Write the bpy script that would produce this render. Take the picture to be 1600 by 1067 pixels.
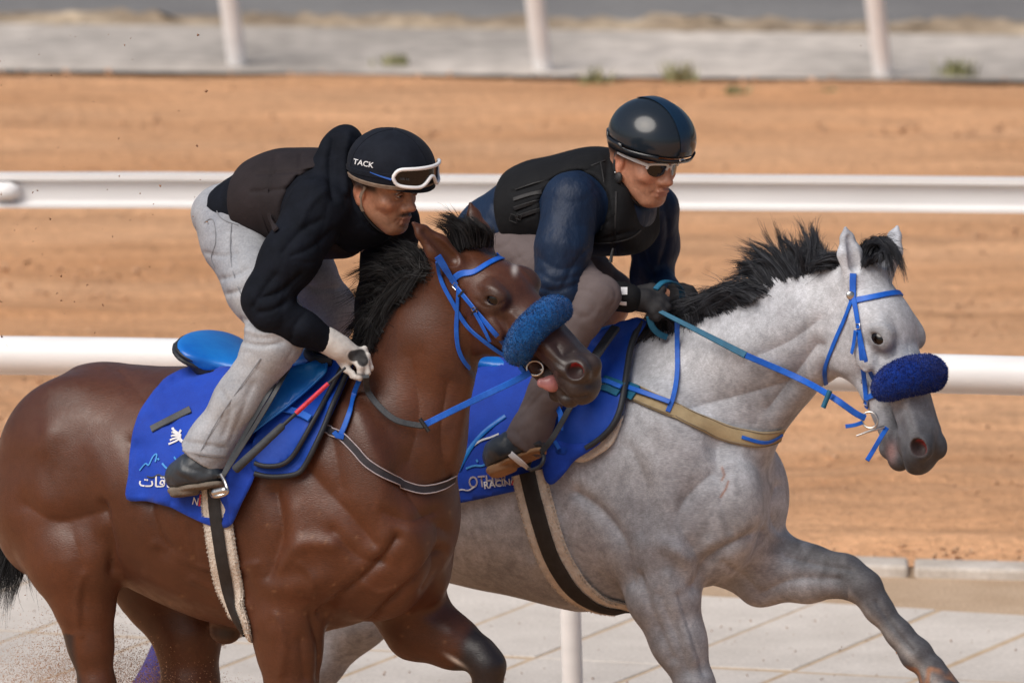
import bpy, bmesh, math, random
import numpy as np
from mathutils import Vector, Matrix
from mathutils.bvhtree import BVHTree
random.seed(7); RNG = np.random.default_rng(7)
rad = math.radians
for o in list(bpy.data.objects): bpy.data.objects.remove(o)
scene = bpy.context.scene
COL = scene.collection

# ------------------------------------------------------------------ camera
S = 530.0; D = 40.0; TH = rad(9.0)           # pixels per metre at the horses, distance, looking down
FPX = S * D
CD = np.array([0, math.cos(TH), -math.sin(TH)]); CR = np.array([1.0, 0, 0]); CU = np.array([0, math.sin(TH), math.cos(TH)])
TGT = np.array([0, 0, 1.68]); CAM = TGT - D * CD
cam_d = bpy.data.cameras.new('camera'); cam = bpy.data.objects.new('camera', cam_d); COL.objects.link(cam)
cam.location = CAM; cam.rotation_euler = (math.pi / 2 - TH, 0, 0)
cam_d.sensor_width = 36.0; cam_d.lens = FPX / 1600 * 36.0; cam_d.clip_end = 2000; cam_d.clip_start = 0.5
cam_d.dof.use_dof = True; cam_d.dof.focus_distance = D - 0.1; cam_d.dof.aperture_fstop = 5.0
scene.camera = cam

# ------------------------------------------------------------------ light
world = bpy.data.worlds.new('World'); scene.world = world; world.use_nodes = True
nt = world.node_tree; bg = nt.nodes['Background']
sky = nt.nodes.new('ShaderNodeTexSky'); sky.sky_type = 'NISHITA'; sky.sun_disc = False
SUN_EL, SUN_AZ = rad(50), rad(-138)           # azimuth from +Y, clockwise: behind the camera, to its left
sky.sun_elevation = SUN_EL; sky.sun_rotation = SUN_AZ; sky.air_density = 1.0; sky.dust_density = 3.5; sky.ozone_density = 1.0
nt.links.new(sky.outputs[0], bg.inputs[0]); bg.inputs[1].default_value = 0.072
sl = bpy.data.lights.new('sun', 'SUN'); sl.energy = 2.7; sl.angle = rad(48); sl.color = (1.0, 0.94, 0.87)
so = bpy.data.objects.new('sun', sl); COL.objects.link(so)
sv = Vector((math.sin(SUN_AZ) * math.cos(SUN_EL), math.cos(SUN_AZ) * math.cos(SUN_EL), math.sin(SUN_EL)))
so.rotation_euler = sv.to_track_quat('Z', 'Y').to_euler(); so.location = (-6, -8, 9)
scene.view_settings.view_transform = 'Standard'; scene.view_settings.look = 'None'
scene.view_settings.exposure = 0.22; scene.view_settings.gamma = 1.0
scene.render.resolution_x = 1024; scene.render.resolution_y = 682

# ------------------------------------------------------------------ geometry of the view
A_ = lambda *v: np.array(v, float)
def nrm(v): v = np.asarray(v, float); return v / (np.linalg.norm(v) + 1e-12)
def ray(px, py): return CD + CR * ((px - 800) / FPX) + CU * ((533.5 - py) / FPX)
def P(px, py, w=0.0): return CAM + ray(px, py) * (D - w)                # w metres nearer than the focus plane
def G(px, py, z=0.0):
    r = ray(px, py); return CAM + r * ((z - CAM[2]) / r[2])
def proj(V):
    R = np.atleast_2d(V) - CAM; d = R @ CD
    return np.stack([800 + FPX * (R @ CR) / d, 533.5 - FPX * (R @ CU) / d], 1)
UP = A_(0, 0, 1)

# ------------------------------------------------------------------ objects
def tag(o, label=None, cat=None, group=None, kind=None):
    if label: o['label'] = label
    if cat: o['category'] = cat
    if group: o['group'] = group
    if kind: o['kind'] = kind
    return o
def link(o, parent=None):
    COL.objects.link(o)
    if parent is not None:
        o.parent = parent; o.matrix_parent_inverse = parent.matrix_basis.inverted()
    return o
def empty(name, loc=(0, 0, 0)):
    o = bpy.data.objects.new(name, None); o.location = [float(c) for c in loc]; o.empty_display_size = .1; COL.objects.link(o); return o
def mesh_obj(name, V, F, mat, parent=None, smooth=True, cols=None, sharp=None):
    me = bpy.data.meshes.new(name)
    if isinstance(F, np.ndarray):
        F = np.ascontiguousarray(F, np.int32); V = np.ascontiguousarray(V, np.float32)
        n, k = F.shape
        me.vertices.add(len(V)); me.vertices.foreach_set('co', V.ravel())
        me.loops.add(n * k); me.loops.foreach_set('vertex_index', F.ravel())
        me.polygons.add(n); me.polygons.foreach_set('loop_start', np.arange(0, n * k, k, dtype=np.int32))
        me.update(calc_edges=True)
    else:
        me.from_pydata([tuple(map(float, v)) for v in V], [], F)
    if smooth: me.polygons.foreach_set('use_smooth', [True] * len(me.polygons))
    if cols is not None:
        a = me.color_attributes.new('Col', 'FLOAT_COLOR', 'POINT')
        c = np.ones((len(V), 4), np.float32); c[:, :3] = cols; a.data.foreach_set('color', c.ravel())
    me.update()
    if sharp: 
        try: me.set_sharp_from_angle(angle=rad(sharp))
        except Exception: pass
    if mat: me.materials.append(mat)
    return link(bpy.data.objects.new(name, me), parent)

# ------------------------------------------------------------------ materials
class N:
    def __init__(s, name):
        s.m = bpy.data.materials.new(name); s.m.use_nodes = True; s.t = s.m.node_tree
        s.b = s.t.nodes['Principled BSDF']
    def n(s, typ, **kw):
        x = s.t.nodes.new(typ)
        for k, v in kw.items():
            if k in x.inputs: x.inputs[k].default_value = v
            else: setattr(x, k, v)
        return x
    def l(s, a, b): s.t.links.new(a, b)
    def set(s, **kw):
        for k, v in kw.items(): s.b.inputs[k.replace('_', ' ')].default_value = v
def rgba(c): return (c[0], c[1], c[2], 1)
def coords(n, scale=(1, 1, 1), rot=(0, 0, 0)):
    tc = n.n('ShaderNodeTexCoord'); mp = n.n('ShaderNodeMapping'); mp.inputs['Scale'].default_value = scale; mp.inputs['Rotation'].default_value = rot
    n.l(tc.outputs['Object'], mp.inputs['Vector']); return mp.outputs[0]
def make_mat(name, c1, c2=None, rough=.6, scale=6, detail=6, bump=0, bscale=80, spec=.5, attr=False, stretch=(1, 1, 1), metal=0, coat=0, sheen=0, fine=None, contrast=(.35, .65), rot=(0, 0, 0), rvar=0.0, bdist=.004):
    n = N(name); v = coords(n, stretch, rot)
    tx = n.n('ShaderNodeTexNoise', Scale=scale, Detail=detail, Roughness=.6); n.l(v, tx.inputs['Vector'])
    rp = n.n('ShaderNodeValToRGB'); rp.color_ramp.elements[0].position = contrast[0]; rp.color_ramp.elements[1].position = contrast[1]
    rp.color_ramp.elements[0].color = rgba(c1); rp.color_ramp.elements[1].color = rgba(c2 or c1)
    n.l(tx.outputs[0], rp.inputs[0]); col = rp.outputs[0]
    if attr:
        at = n.n('ShaderNodeVertexColor', layer_name='Col'); mx = n.n('ShaderNodeMixRGB', blend_type='MULTIPLY'); mx.inputs[0].default_value = 1
        n.l(col, mx.inputs[1]); n.l(at.outputs[0], mx.inputs[2]); col = mx.outputs[0]
    if fine:
        t2 = n.n('ShaderNodeTexNoise', Scale=fine[0], Detail=3); n.l(v, t2.inputs['Vector'])
        mr = n.n('ShaderNodeMapRange'); mr.inputs[1].default_value = .3; mr.inputs[2].default_value = .7; mr.inputs[3].default_value = 1 - fine[1]; mr.inputs[4].default_value = 1 + fine[1]
        n.l(t2.outputs[0], mr.inputs[0]); m2 = n.n('ShaderNodeVectorMath', operation='SCALE'); n.l(col, m2.inputs[0]); n.l(mr.outputs[0], m2.inputs['Scale']); col = m2.outputs[0]
    n.l(col, n.b.inputs['Base Color'])
    n.set(Roughness=rough, Metallic=metal)
    n.b.inputs['Specular IOR Level'].default_value = spec; n.b.inputs['Coat Weight'].default_value = coat; n.b.inputs['Sheen Weight'].default_value = sheen
    if rvar:
        mr = n.n('ShaderNodeMapRange'); mr.inputs[3].default_value = rough - rvar; mr.inputs[4].default_value = rough + rvar
        n.l(tx.outputs[0], mr.inputs[0]); n.l(mr.outputs[0], n.b.inputs['Roughness'])
    if bump:
        t3 = n.n('ShaderNodeTexNoise', Scale=bscale, Detail=5); n.l(v, t3.inputs['Vector'])
        bp = n.n('ShaderNodeBump', Strength=bump, Distance=bdist); n.l(t3.outputs[0], bp.inputs['Height']); n.l(bp.outputs[0], n.b.inputs['Normal'])
    return n.m

# ------------------------------------------------------------------ implicit modelling: smooth blends of tapered, elliptical solids
class Field:
    def __init__(s, O=(0, 0, 0), M=None):
        s.O = np.asarray(O, float); s.M = np.eye(3) if M is None else np.asarray(M, float)   # columns = axes
        s.p = []
    def loc(s, p): return s.M.T @ (np.asarray(p, float) - s.O)
    def dirl(s, v): return s.M.T @ np.asarray(v, float)
    def seg(s, p0, p1, side, ab0, ab1, k=.03, op=1):
        p0 = s.loc(p0); p1 = s.loc(p1); ax = p1 - p0; ln = np.linalg.norm(ax)
        if ln < 1e-6: ax = A_(1, 0, 0) * 1e-4; ln = 1e-4; p1 = p0 + ax
        ad = ax / ln
        if side is None: sd = nrm(np.cross(ad, A_(.31, .77, .55)))
        else: sd = s.dirl(side); sd = nrm(sd - ad * (sd @ ad))
        td = np.cross(ad, sd)
        r = max(*ab0, *ab1)
        s.p.append(('s', p0, p1, ad, ln, sd, td, ab0, ab1, k, op, np.minimum(p0, p1) - r, np.maximum(p0, p1) + r)); return s
    def cap(s, p0, p1, r0, r1, k=.03, op=1): return s.seg(p0, p1, None, (r0, r0), (r1, r1), k, op)
    def chain(s, pts, k=.03, op=1):                      # [(p, r), ...]
        for (a, ra), (b, rb) in zip(pts, pts[1:]): s.cap(a, b, ra, rb, k, op)
        return s
    def tube(s, pts, side, k=.03, op=1):                 # [(p, a, b), ...]
        for (a, a1, b1), (b, a2, b2) in zip(pts, pts[1:]): s.seg(a, b, side, (a1, b1), (a2, b2), k, op)
        return s
    def ell(s, c, ax, r, k=.03, op=1):                   # ax = 3 directions, r = 3 radii
        c = s.loc(c); X = [nrm(s.dirl(a)) for a in ax]; m = max(r)
        s.p.append(('e', c, X, r, k, op, c - m, c + m)); return s
    def sph(s, c, r, k=.03, op=1): return s.ell(c, np.eye(3), (r, r, r), k, op)
    def half(s, c, n, k=.01):                            # keep the side the normal points away from
        s.p.append(('h', s.loc(c), nrm(s.dirl(n)), k)); return s
    def mesh(s, base, fine=None, pad=.03, smooth=1):
        los = np.array([q[-2] for q in s.p if q[0] != 'h' and q[-3] == 1] if False else [ (q[11] if q[0]=='s' else q[6]) for q in s.p if q[0] != 'h' and (q[10] if q[0]=='s' else q[5]) == 1])
        his = np.array([ (q[12] if q[0]=='s' else q[7]) for q in s.p if q[0] != 'h' and (q[10] if q[0]=='s' else q[5]) == 1])
        lo = los.min(0) - pad; hi = his.max(0) + pad
        axs = []
        for i in range(3):
            x = [lo[i]]
            while x[-1] < hi[i]:
                h = base
                if fine:
                    for (flo, fhi, fh) in fine:
                        if flo[i] - fh * 3 < x[-1] < fhi[i] + fh: h = min(h, fh)
                x.append(x[-1] + h)
            axs.append(np.array(x, np.float32))
        X, Y, Z = axs; f = np.full((len(X), len(Y), len(Z)), .5, np.float32)
        for q in s.p:
            if q[0] == 'h':
                _, c, n, k = q
                d = ((X - c[0]) * n[0])[:, None, None] + ((Y - c[1]) * n[1])[None, :, None] + ((Z - c[2]) * n[2])[None, None, :]
                h = np.maximum(k - np.abs(f - d), 0) / k; f = np.maximum(f, d) + h * h * k * .25; continue
            k = q[9] if q[0] == 's' else q[4]; op = q[10] if q[0] == 's' else q[5]
            blo = (q[11] if q[0] == 's' else q[6]) - k - 2 * base; bhi = (q[12] if q[0] == 's' else q[7]) + k + 2 * base
            sl = tuple(slice(max(np.searchsorted(a, blo[i]) - 1, 0), np.searchsorted(a, bhi[i]) + 1) for i, a in enumerate(axs))
            x = X[sl[0]][:, None, None]; y = Y[sl[1]][None, :, None]; z = Z[sl[2]][None, None, :]
            if 0 in (x.size, y.size, z.size): continue
            if q[0] == 's':
                _, p0, p1, ad, ln, sd, td, ab0, ab1 = q[:9]
                x = x - np.float32(p0[0]); y = y - np.float32(p0[1]); z = z - np.float32(p0[2])
                dot = lambda v: (x * np.float32(v[0]) + y * np.float32(v[1])) + z * np.float32(v[2])
                da = dot(ad); t = np.clip(da / ln, 0, 1); qa = da - t * ln
                a = ab0[0] + (ab1[0] - ab0[0]) * t; b = ab0[1] + (ab1[1] - ab0[1]) * t; c = (a + b) * .5
                qs = dot(sd); qt = dot(td)
            else:
                _, cc, AX, r = q[:4]
                x = x - np.float32(cc[0]); y = y - np.float32(cc[1]); z = z - np.float32(cc[2])
                dot = lambda v: (x * np.float32(v[0]) + y * np.float32(v[1])) + z * np.float32(v[2])
                qs, qt, qa = dot(AX[0]), dot(AX[1]), dot(AX[2]); a, b, c = r
            k0 = np.sqrt((qs / a) ** 2 + (qt / b) ** 2 + (qa / c) ** 2); k1 = np.sqrt((qs / (a * a)) ** 2 + (qt / (b * b)) ** 2 + (qa / (c * c)) ** 2) + 1e-6
            d = k0 * (k0 - 1) / k1
            d = np.where(k0 < .05, -np.minimum(a, b) * np.ones_like(d), d)
            g = f[sl]
            if op == 1:
                h = np.maximum(k - np.abs(g - d), 0) / k; f[sl] = np.minimum(g, d) - h * h * k * .25
            else:
                d = -d; h = np.maximum(k - np.abs(g - d), 0) / k; f[sl] = np.maximum(g, d) + h * h * k * .25
        V, F = surface_nets(f, axs)
        if smooth: V = relax(V, F, smooth)
        return V @ s.M.T.astype(np.float32) + s.O, F
def surface_nets(f, axs):
    X, Y, Z = axs; ins = f < 0
    nx, ny, nz = f.shape; cx, cy, cz = nx - 1, ny - 1, nz - 1
    cnt = np.zeros((cx, cy, cz), np.uint8)
    for i in (0, 1):
        for j in (0, 1):
            for k in (0, 1): cnt += ins[i:i + cx, j:j + cy, k:k + cz]
    I, J, K = np.nonzero((cnt > 0) & (cnt < 8))
    vid = np.full((cx, cy, cz), -1, np.int32); vid[I, J, K] = np.arange(len(I))
    cv = {}; 
    for i in (0, 1):
        for j in (0, 1):
            for k in (0, 1): cv[i, j, k] = f[I + i, J + j, K + k]
    acc = np.zeros((len(I), 3)); n = np.zeros(len(I))
    for ax in range(3):
        for u in (0, 1):
            for v in (0, 1):
                c0 = [u, v]; c0.insert(ax, 0); c1 = list(c0); c1[ax] = 1
                a = cv[tuple(c0)]; b = cv[tuple(c1)]; m = (a < 0) != (b < 0)
                t = np.where(m, a / np.where(m, a - b, 1), 0)
                pt = np.zeros((len(I), 3))
                for d, (arr, ii) in enumerate(((X, I), (Y, J), (Z, K))):
                    if d == ax: pt[:, d] = arr[ii] + (arr[ii + 1] - arr[ii]) * t
                    else: pt[:, d] = arr[ii + c0[d]]
                acc[m] += pt[m]; n[m] += 1
    V = (acc / n[:, None]).astype(np.float32)
    Fs = []
    for ax in range(3):
        s0 = [slice(None)] * 3; s1 = [slice(None)] * 3; s0[ax] = slice(0, -1); s1[ax] = slice(1, None)
        a = ins[tuple(s0)]; b = ins[tuple(s1)]; m = a != b
        o1, o2 = [d for d in range(3) if d != ax]
        idx = list(np.nonzero(m)); sg = a[tuple(idx)]
        ok = (idx[o1] > 0) & (idx[o2] > 0) & (idx[o1] < f.shape[o1] - 1) & (idx[o2] < f.shape[o2] - 1)
        idx = [q[ok] for q in idx]; sg = sg[ok]
        def cell(d1, d2):
            c = [idx[0].copy(), idx[1].copy(), idx[2].copy()]; c[o1] = c[o1] - 1 + d1; c[o2] = c[o2] - 1 + d2
            return vid[c[0], c[1], c[2]]
        q = np.stack([cell(0, 0), cell(1, 0), cell(1, 1), cell(0, 1)], 1)
        if ax == 1: q = q[:, ::-1]
        q = np.where(sg[:, None], q, q[:, ::-1]); Fs.append(q)
    return V, np.concatenate(Fs).astype(np.int32)
def relax(V, F, it=1, lam=.5):
    e0 = np.concatenate([F[:, i] for i in range(4)]); e1 = np.concatenate([F[:, (i + 1) % 4] for i in range(4)])
    for _ in range(it):
        for l in (lam, -lam * 1.04):
            s = np.zeros_like(V); n = np.bincount(e0, minlength=len(V)) + np.bincount(e1, minlength=len(V))
            for d in range(3): s[:, d] = np.bincount(e0, V[e1, d], len(V)) + np.bincount(e1, V[e0, d], len(V))
            V = V + l * (s / np.maximum(n, 1)[:, None] - V)
    return V.astype(np.float32)
def normals(V, F):
    a = V[F[:, 2]] - V[F[:, 0]]; b = V[F[:, 3]] - V[F[:, 1]] if F.shape[1] == 4 else V[F[:, 1]] - V[F[:, 0]]
    n = np.cross(a, b) if F.shape[1] == 4 else -np.cross(a, b); out = np.zeros_like(V)
    for i in range(F.shape[1]):
        for d in range(3): out[:, d] += np.bincount(F[:, i], n[:, d], len(V))
    return out / (np.linalg.norm(out, axis=1, keepdims=True) + 1e-9)
def polydist(p, path):
    path = np.asarray(path, float); best = np.full(len(p), 1e9)
    for a, b in zip(path, path[1:]):
        ab = b - a; t = np.clip(((p - a) @ ab) / (ab @ ab + 1e-9), 0, 1); q = p - a - t[:, None] * ab
        best = np.minimum(best, np.sqrt((q * q).sum(1)))
    return best
def smoothpath(pts, n=8):
    pts = [np.asarray(p, float) for p in pts]; out = []
    for i in range(len(pts) - 1):
        p0 = pts[max(i - 1, 0)]; p1 = pts[i]; p2 = pts[i + 1]; p3 = pts[min(i + 2, len(pts) - 1)]
        for t in np.linspace(0, 1, n, endpoint=False):
            out.append(.5 * ((2 * p1) + (-p0 + p2) * t + (2 * p0 - 5 * p1 + 4 * p2 - p3) * t ** 2 + (-p0 + 3 * p1 - 3 * p2 + p3) * t ** 3))
    out.append(pts[-1]); return np.array(out)
def sculpt(V, F, strokes, ymask=None, ws=1.0, ds=1.0):
    """strokes: (path in photo pixels, width px, depth m [+ raises, - sinks]); only the side of the solid that faces the viewer's half"""
    Nn = normals(V, F); px = proj(V); tc = CAM - V; tc /= np.linalg.norm(tc, axis=1, keepdims=True)
    face = np.clip(((Nn * tc).sum(1)) * 3, 0, 1)
    if ymask is not None: face = face * ymask
    dis = np.zeros(len(V))
    for path, w, dep in strokes:
        w = w * ws; dep = dep * ds
        path = np.asarray(path, float); lo = path.min(0) - 3 * w; hi = path.max(0) + 3 * w
        m = np.nonzero((px[:, 0] > lo[0]) & (px[:, 0] < hi[0]) & (px[:, 1] > lo[1]) & (px[:, 1] < hi[1]) & (face > 0))[0]
        if len(m) == 0: continue
        d = polydist(px[m], smoothpath(path, 5) if len(path) > 2 else path)
        dis[m] += dep * (np.exp(-(d / w) ** 2) if dep > 0 else .55 * np.exp(-(d / w) ** 2) + .65 * np.exp(-d / (w * .45)))
    return (V + Nn * (dis * face)[:, None]).astype(np.float32)
def ridged(V, s, seed=0, p=3): return (1 - np.abs(np.clip(wnoise(V, s, seed), -1, 1))) ** p
def wnoise(V, s, seed=0):
    """cheap smooth noise, about -1..1"""
    r = np.random.default_rng(seed); out = np.zeros(len(V)); V = np.asarray(V, float)
    w = V * s
    for i in range(3):
        A = r.normal(size=(3, 3)); w = w + .55 * np.sin(w @ A + r.uniform(0, 6, 3))
    for i in range(4): out += np.sin(w @ r.normal(size=3) * 1.3 + r.uniform(0, 6))
    return out / 2.6
def bvh_of(V, F): return BVHTree.FromPolygons([tuple(map(float, v)) for v in V], [tuple(map(int, f)) for f in F])
def hit(bvh, px, py):
    """the point of a solid seen at this place of the photograph, and its normal"""
    r = nrm(ray(px, py)); l, n, i, d = bvh.ray_cast(Vector(CAM), Vector(r))
    return (np.array(l), np.array(n)) if l is not None else (None, None)

# ------------------------------------------------------------------ ribbons, tubes, boxes
def ribbon(name, pts, nor, width, mat, parent=None, thick=.004, closed=False):
    pts = np.asarray(pts, float); nor = np.asarray(nor, float); n = len(pts); V = []; F = []
    W = width if hasattr(width, '__len__') else [width] * n
    tg = np.gradient(pts, axis=0) if not closed else (np.roll(pts, -1, 0) - np.roll(pts, 1, 0))
    for i in range(n):
        t = nrm(tg[i]); nn = nrm(nor[i] - t * (nor[i] @ t)); b = np.cross(t, nn) * W[i] / 2; h = nn * thick / 2; e = .82
        for q in (b * e + h, b + h * .2, b * e - h, -b * e - h, -b + h * .2, -b * e + h): V.append(pts[i] + q)
    m = n if closed else n - 1
    for i in range(m):
        a = i * 6; c = ((i + 1) % n) * 6
        for j in range(6): F.append((a + j, a + (j + 1) % 6, c + (j + 1) % 6, c + j))
    if not closed: F.append(tuple(range(5, -1, -1))); F.append(tuple(range((n - 1) * 6, n * 6)))
    return mesh_obj(name, V, F, mat, parent, sharp=35)
def tubeV(pts, r, sides=8):
    pts = np.asarray(pts, float); n = len(pts); R = r if hasattr(r, '__len__') else [r] * n
    tg = np.gradient(pts, axis=0); V = []; F = []; ref = nrm(np.cross(tg[0], A_(.3, .2, .93)))
    for i in range(n):
        t = nrm(tg[i]); ref = nrm(ref - t * (ref @ t)); b = np.cross(t, ref)
        for j in range(sides):
            a = 2 * math.pi * j / sides; V.append(pts[i] + (ref * math.cos(a) + b * math.sin(a)) * R[i])
    for i in range(n - 1):
        for j in range(sides): F.append((i * sides + j, i * sides + (j + 1) % sides, (i + 1) * sides + (j + 1) % sides, (i + 1) * sides + j))
    F.append(tuple(range(sides - 1, -1, -1))); F.append(tuple(range((n - 1) * sides, n * sides)))
    return V, F
def tube(name, pts, r, mat, parent=None, sides=10):
    V, F = tubeV(pts, r, sides); return mesh_obj(name, V, F, mat, parent, sharp=50)
def prism(name, poly, z0, z1, mat, parent=None, bevel=0):
    """poly: ground outline as world xy"""
    n = len(poly); V = [(p[0], p[1], z0) for p in poly] + [(p[0], p[1], z1) for p in poly]
    F = [tuple(range(n, 2 * n)), tuple(range(n - 1, -1, -1))] + [(i, (i + 1) % n, n + (i + 1) % n, n + i) for i in range(n)]
    o = mesh_obj(name, V, F, mat, parent, smooth=False)
    if bevel:
        b = o.modifiers.new('bevel', 'BEVEL'); b.width = bevel; b.segments = 2; b.limit_method = 'ANGLE'
    return o
def torus(name, c, ax, R, r, mat, parent=None, squash=1.0, n=28, sides=8):
    x, y = nrm(ax[0]), nrm(ax[1]); z = np.cross(x, y); V = []; F = []
    for i in range(n):
        a = 2 * math.pi * i / n; d = x * math.cos(a) + y * math.sin(a) * squash
        for j in range(sides):
            b = 2 * math.pi * j / sides; V.append(c + d * R + (nrm(d) * math.cos(b) + z * math.sin(b)) * r)
    for i in range(n):
        for j in range(sides): F.append((i * sides + j, ((i + 1) % n) * sides + j, ((i + 1) % n) * sides + (j + 1) % sides, i * sides + (j + 1) % sides))
    return mesh_obj(name, V, F, mat, parent)
def ellmesh(name, c, ax, r, mat, parent=None, seg=16, rings=10):
    V = []; F = []; X = [nrm(a) * q for a, q in zip(ax, r)]
    for i in range(rings + 1):
        th = math.pi * i / rings
        for j in range(seg):
            a = 2 * math.pi * j / seg; V.append(c + X[0] * math.sin(th) * math.cos(a) + X[1] * math.sin(th) * math.sin(a) + X[2] * math.cos(th))
    for i in range(rings):
        for j in range(seg): F.append((i * seg + j, (i + 1) * seg + j, (i + 1) * seg + (j + 1) % seg, i * seg + (j + 1) % seg))
    return mesh_obj(name, V, F, mat, parent)

# ================================================================== THE SETTING
M = {}
M['ground'] = make_mat('pale sand', (.42, .30, .20), (.50, .37, .26), .95, 3, 8, .5, 60, .2, fine=(90, .18), bdist=.01)
M['concrete'] = make_mat('pale concrete', (.52, .475, .43), (.64, .59, .54), .9, 2.5, 8, .3, 120, .25, fine=(70, .10), contrast=(.3, .62))
M['kerb'] = make_mat('kerb concrete', (.42, .37, .32), (.58, .53, .48), .9, 5, 7, .4, 90, .25, fine=(60, .1))
M['gravel'] = make_mat('dusty gravel shoulder', (.38, .345, .31), (.62, .56, .50), .95, .55, 8, .6, 30, .2, stretch=(1, .8, 1), fine=(9, .2), contrast=(.36, .62))
M['soil'] = make_mat('dry soil lip', (.26, .20, .14), (.47, .38, .28), .95, 1.3, 8, .6, 20, .2, fine=(12, .3), contrast=(.38, .6))
M['asphalt'] = make_mat('worn asphalt', (.17, .165, .165), (.22, .215, .21), .9, .8, 6, .4, 60, .3, fine=(40, .12))
M['white'] = make_mat('white rail paint', (.72, .71, .71), (.78, .775, .775), .42, 1.4, 5, .1, 40, .4, stretch=(.6, 4, 4), contrast=(.3, .5), fine=(3, .05))
M['weed'] = make_mat('dry weed leaf', (.22, .23, .10), (.32, .30, .17), .8, 9)

def sand_material():
    n = N('harrowed orange sand'); v = coords(n, (1, 1, 1))
    def noise(scale, mapping, detail, rough=.55):
        mp = n.n('ShaderNodeMapping'); mp.inputs['Scale'].default_value = mapping; n.l(v, mp.inputs[0]); t = n.n('ShaderNodeTexNoise', Scale=scale, Detail=detail, Roughness=rough); n.l(mp.outputs[0], t.inputs['Vector']); return t.outputs[0]
    a = noise(1.0, (.35, 1.6, 1), 4); c = noise(22, (1, 1, 1), 5, .7); f1 = noise(1.0, (2.2, 9, 1), 6, .68); f2 = noise(1.0, (.8, 4, 1), 6, .65); bl = noise(.6, (1, 1.6, 1), 5)
    r = n.n('ShaderNodeValToRGB'); e = r.color_ramp.elements; e[0].position = .28; e[1].position = .72; e[0].color = (.575, .30, .150, 1); e[1].color = (.69, .405, .232, 1); n.l(a, r.inputs[0]); col = r.outputs[0]
    def mul(fac, lo, hi, x0, x1):
        nonlocal col
        m = n.n('ShaderNodeMapRange'); m.inputs[1].default_value = x0; m.inputs[2].default_value = x1; m.inputs[3].default_value = lo; m.inputs[4].default_value = hi; n.l(fac, m.inputs[0])
        q = n.n('ShaderNodeVectorMath', operation='SCALE'); n.l(col, q.inputs[0]); n.l(m.outputs[0], q.inputs['Scale']); col = q.outputs[0]
    mul(f1, .80, 1.03, .34, .46); mul(f2, .84, 1.04, .34, .50); mul(c, .80, 1.16, .3, .7); mul(bl, .92, 1.06, .35, .65)
    n.l(col, n.b.inputs['Base Color']); n.set(Roughness=.95); n.b.inputs['Specular IOR Level'].default_value = .15
    ad = n.n('ShaderNodeMath', operation='ADD'); n.l(c, ad.inputs[0]); n.l(f1, ad.inputs[1])
    bp = n.n('ShaderNodeBump', Strength=.9, Distance=.03); n.l(ad.outputs[0], bp.inputs['Height']); n.l(bp.outputs[0], n.b.inputs['Normal'])
    return n.m
M['sand'] = sand_material()

def gline(y0, y1, z=0.0):
    a = G(0, y0, z); b = G(1600, y1, z)
    return lambda s: a + (b - a) * s
def strip(name, la, lb, z, mat, s0=-8, s1=9, parent=None):
    pts = [la(s0), la(s1), lb(s1), lb(s0)]
    return mesh_obj(name, [(p[0], p[1], z) for p in pts], [(0, 1, 2, 3)], mat, parent, smooth=False)

g = mesh_obj('ground', [(-700, -300, 0), (700, -300, 0), (700, 900, 0), (-700, 900, 0)], [(0, 1, 2, 3)], M['ground'], smooth=False); tag(g, kind='structure')

near_edge = gline(1105, 1180)                      # the foot of the near rail
slab_edge = gline(880, 972)                         # far edge of the concrete slabs
kerb_a = gline(866, 907, .0)
kerb_b = gline(850, 893.5, .0)
far_edge = gline(121, 137)
lip_a = gline(48, 66); road_a = gline(27, 44)

# near track that the horses gallop on: same sand, unseen below the frame
t0 = strip('near_sand_track', lambda s: near_edge(s) + A_(0, -14, 0), lambda s: near_edge(s) + A_(0, -.25, 0), .004, M['sand']); tag(t0, kind='structure')

# slabs of the concrete path, one by one, with sandy joints
M['joint'] = make_mat('sandy joint', (.46, .34, .23), (.58, .45, .32), .95, 12, 6, .5, 60, .2)
path = mesh_obj('concrete_path', [tuple(p[:2]) + (.0245,) for p in (near_edge(-3), near_edge(4), slab_edge(4), slab_edge(-3))], [(0, 1, 2, 3)], M['joint'], smooth=False); tag(path, kind='structure')
dv = G(1231, 1063) - G(1472, 963)
def meet(p, line):
    a = line(0); b = line(1) - a; A = np.array([[dv[0], -b[0]], [dv[1], -b[1]]]); t, s = np.linalg.solve(A, (a - p)[:2]); return p + dv * t
for k in range(-14, 12):
    if k == 99: continue
    p0 = G(1310 + 225 * k, 1030); p1 = G(1310 + 225 * (k + 1), 1030); e = nrm(p1 - p0) * .009
    far0, far1 = meet(p0 + e, slab_edge), meet(p1 - e, slab_edge); n0, n1 = meet(p0 + e, near_edge), meet(p1 - e, near_edge)
    j = RNG.normal(0, .006, 4)
    mid = .5
    for (a0, a1, b0, b1) in ((n0, n1, n0 + (far0 - n0) * .47, n1 + (far1 - n1) * .47), (n0 + (far0 - n0) * .48, n1 + (far1 - n1) * .48, far0, far1)):
        prism('slab', [a0 + j[0], a1 + j[1], b1 + j[2], b0 + j[3]], -.05, .027 + RNG.uniform(-.002, .002), M['concrete'], path, .006)

# kerb stones between the path and the far track
kb = mesh_obj('kerb', [tuple(p[:2]) + (.003,) for p in (kerb_a(-8), kerb_a(9), kerb_b(9), kerb_b(-8))], [(0, 1, 2, 3)], M['ground'], smooth=False); tag(kb, kind='structure')
ln = np.linalg.norm(kerb_a(1) - kerb_a(0)); st = 1.0 / ln
for i in range(-8, 12):
    s0, s1 = i * st + .32 + .003, (i + 1) * st + .32 - .003
    prism('kerb_stone', [kerb_a(s0), kerb_a(s1), kerb_b(s1), kerb_b(s0)], -.1, .040 + RNG.uniform(-.004, .004), M['kerb'], kb, .012)

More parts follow.
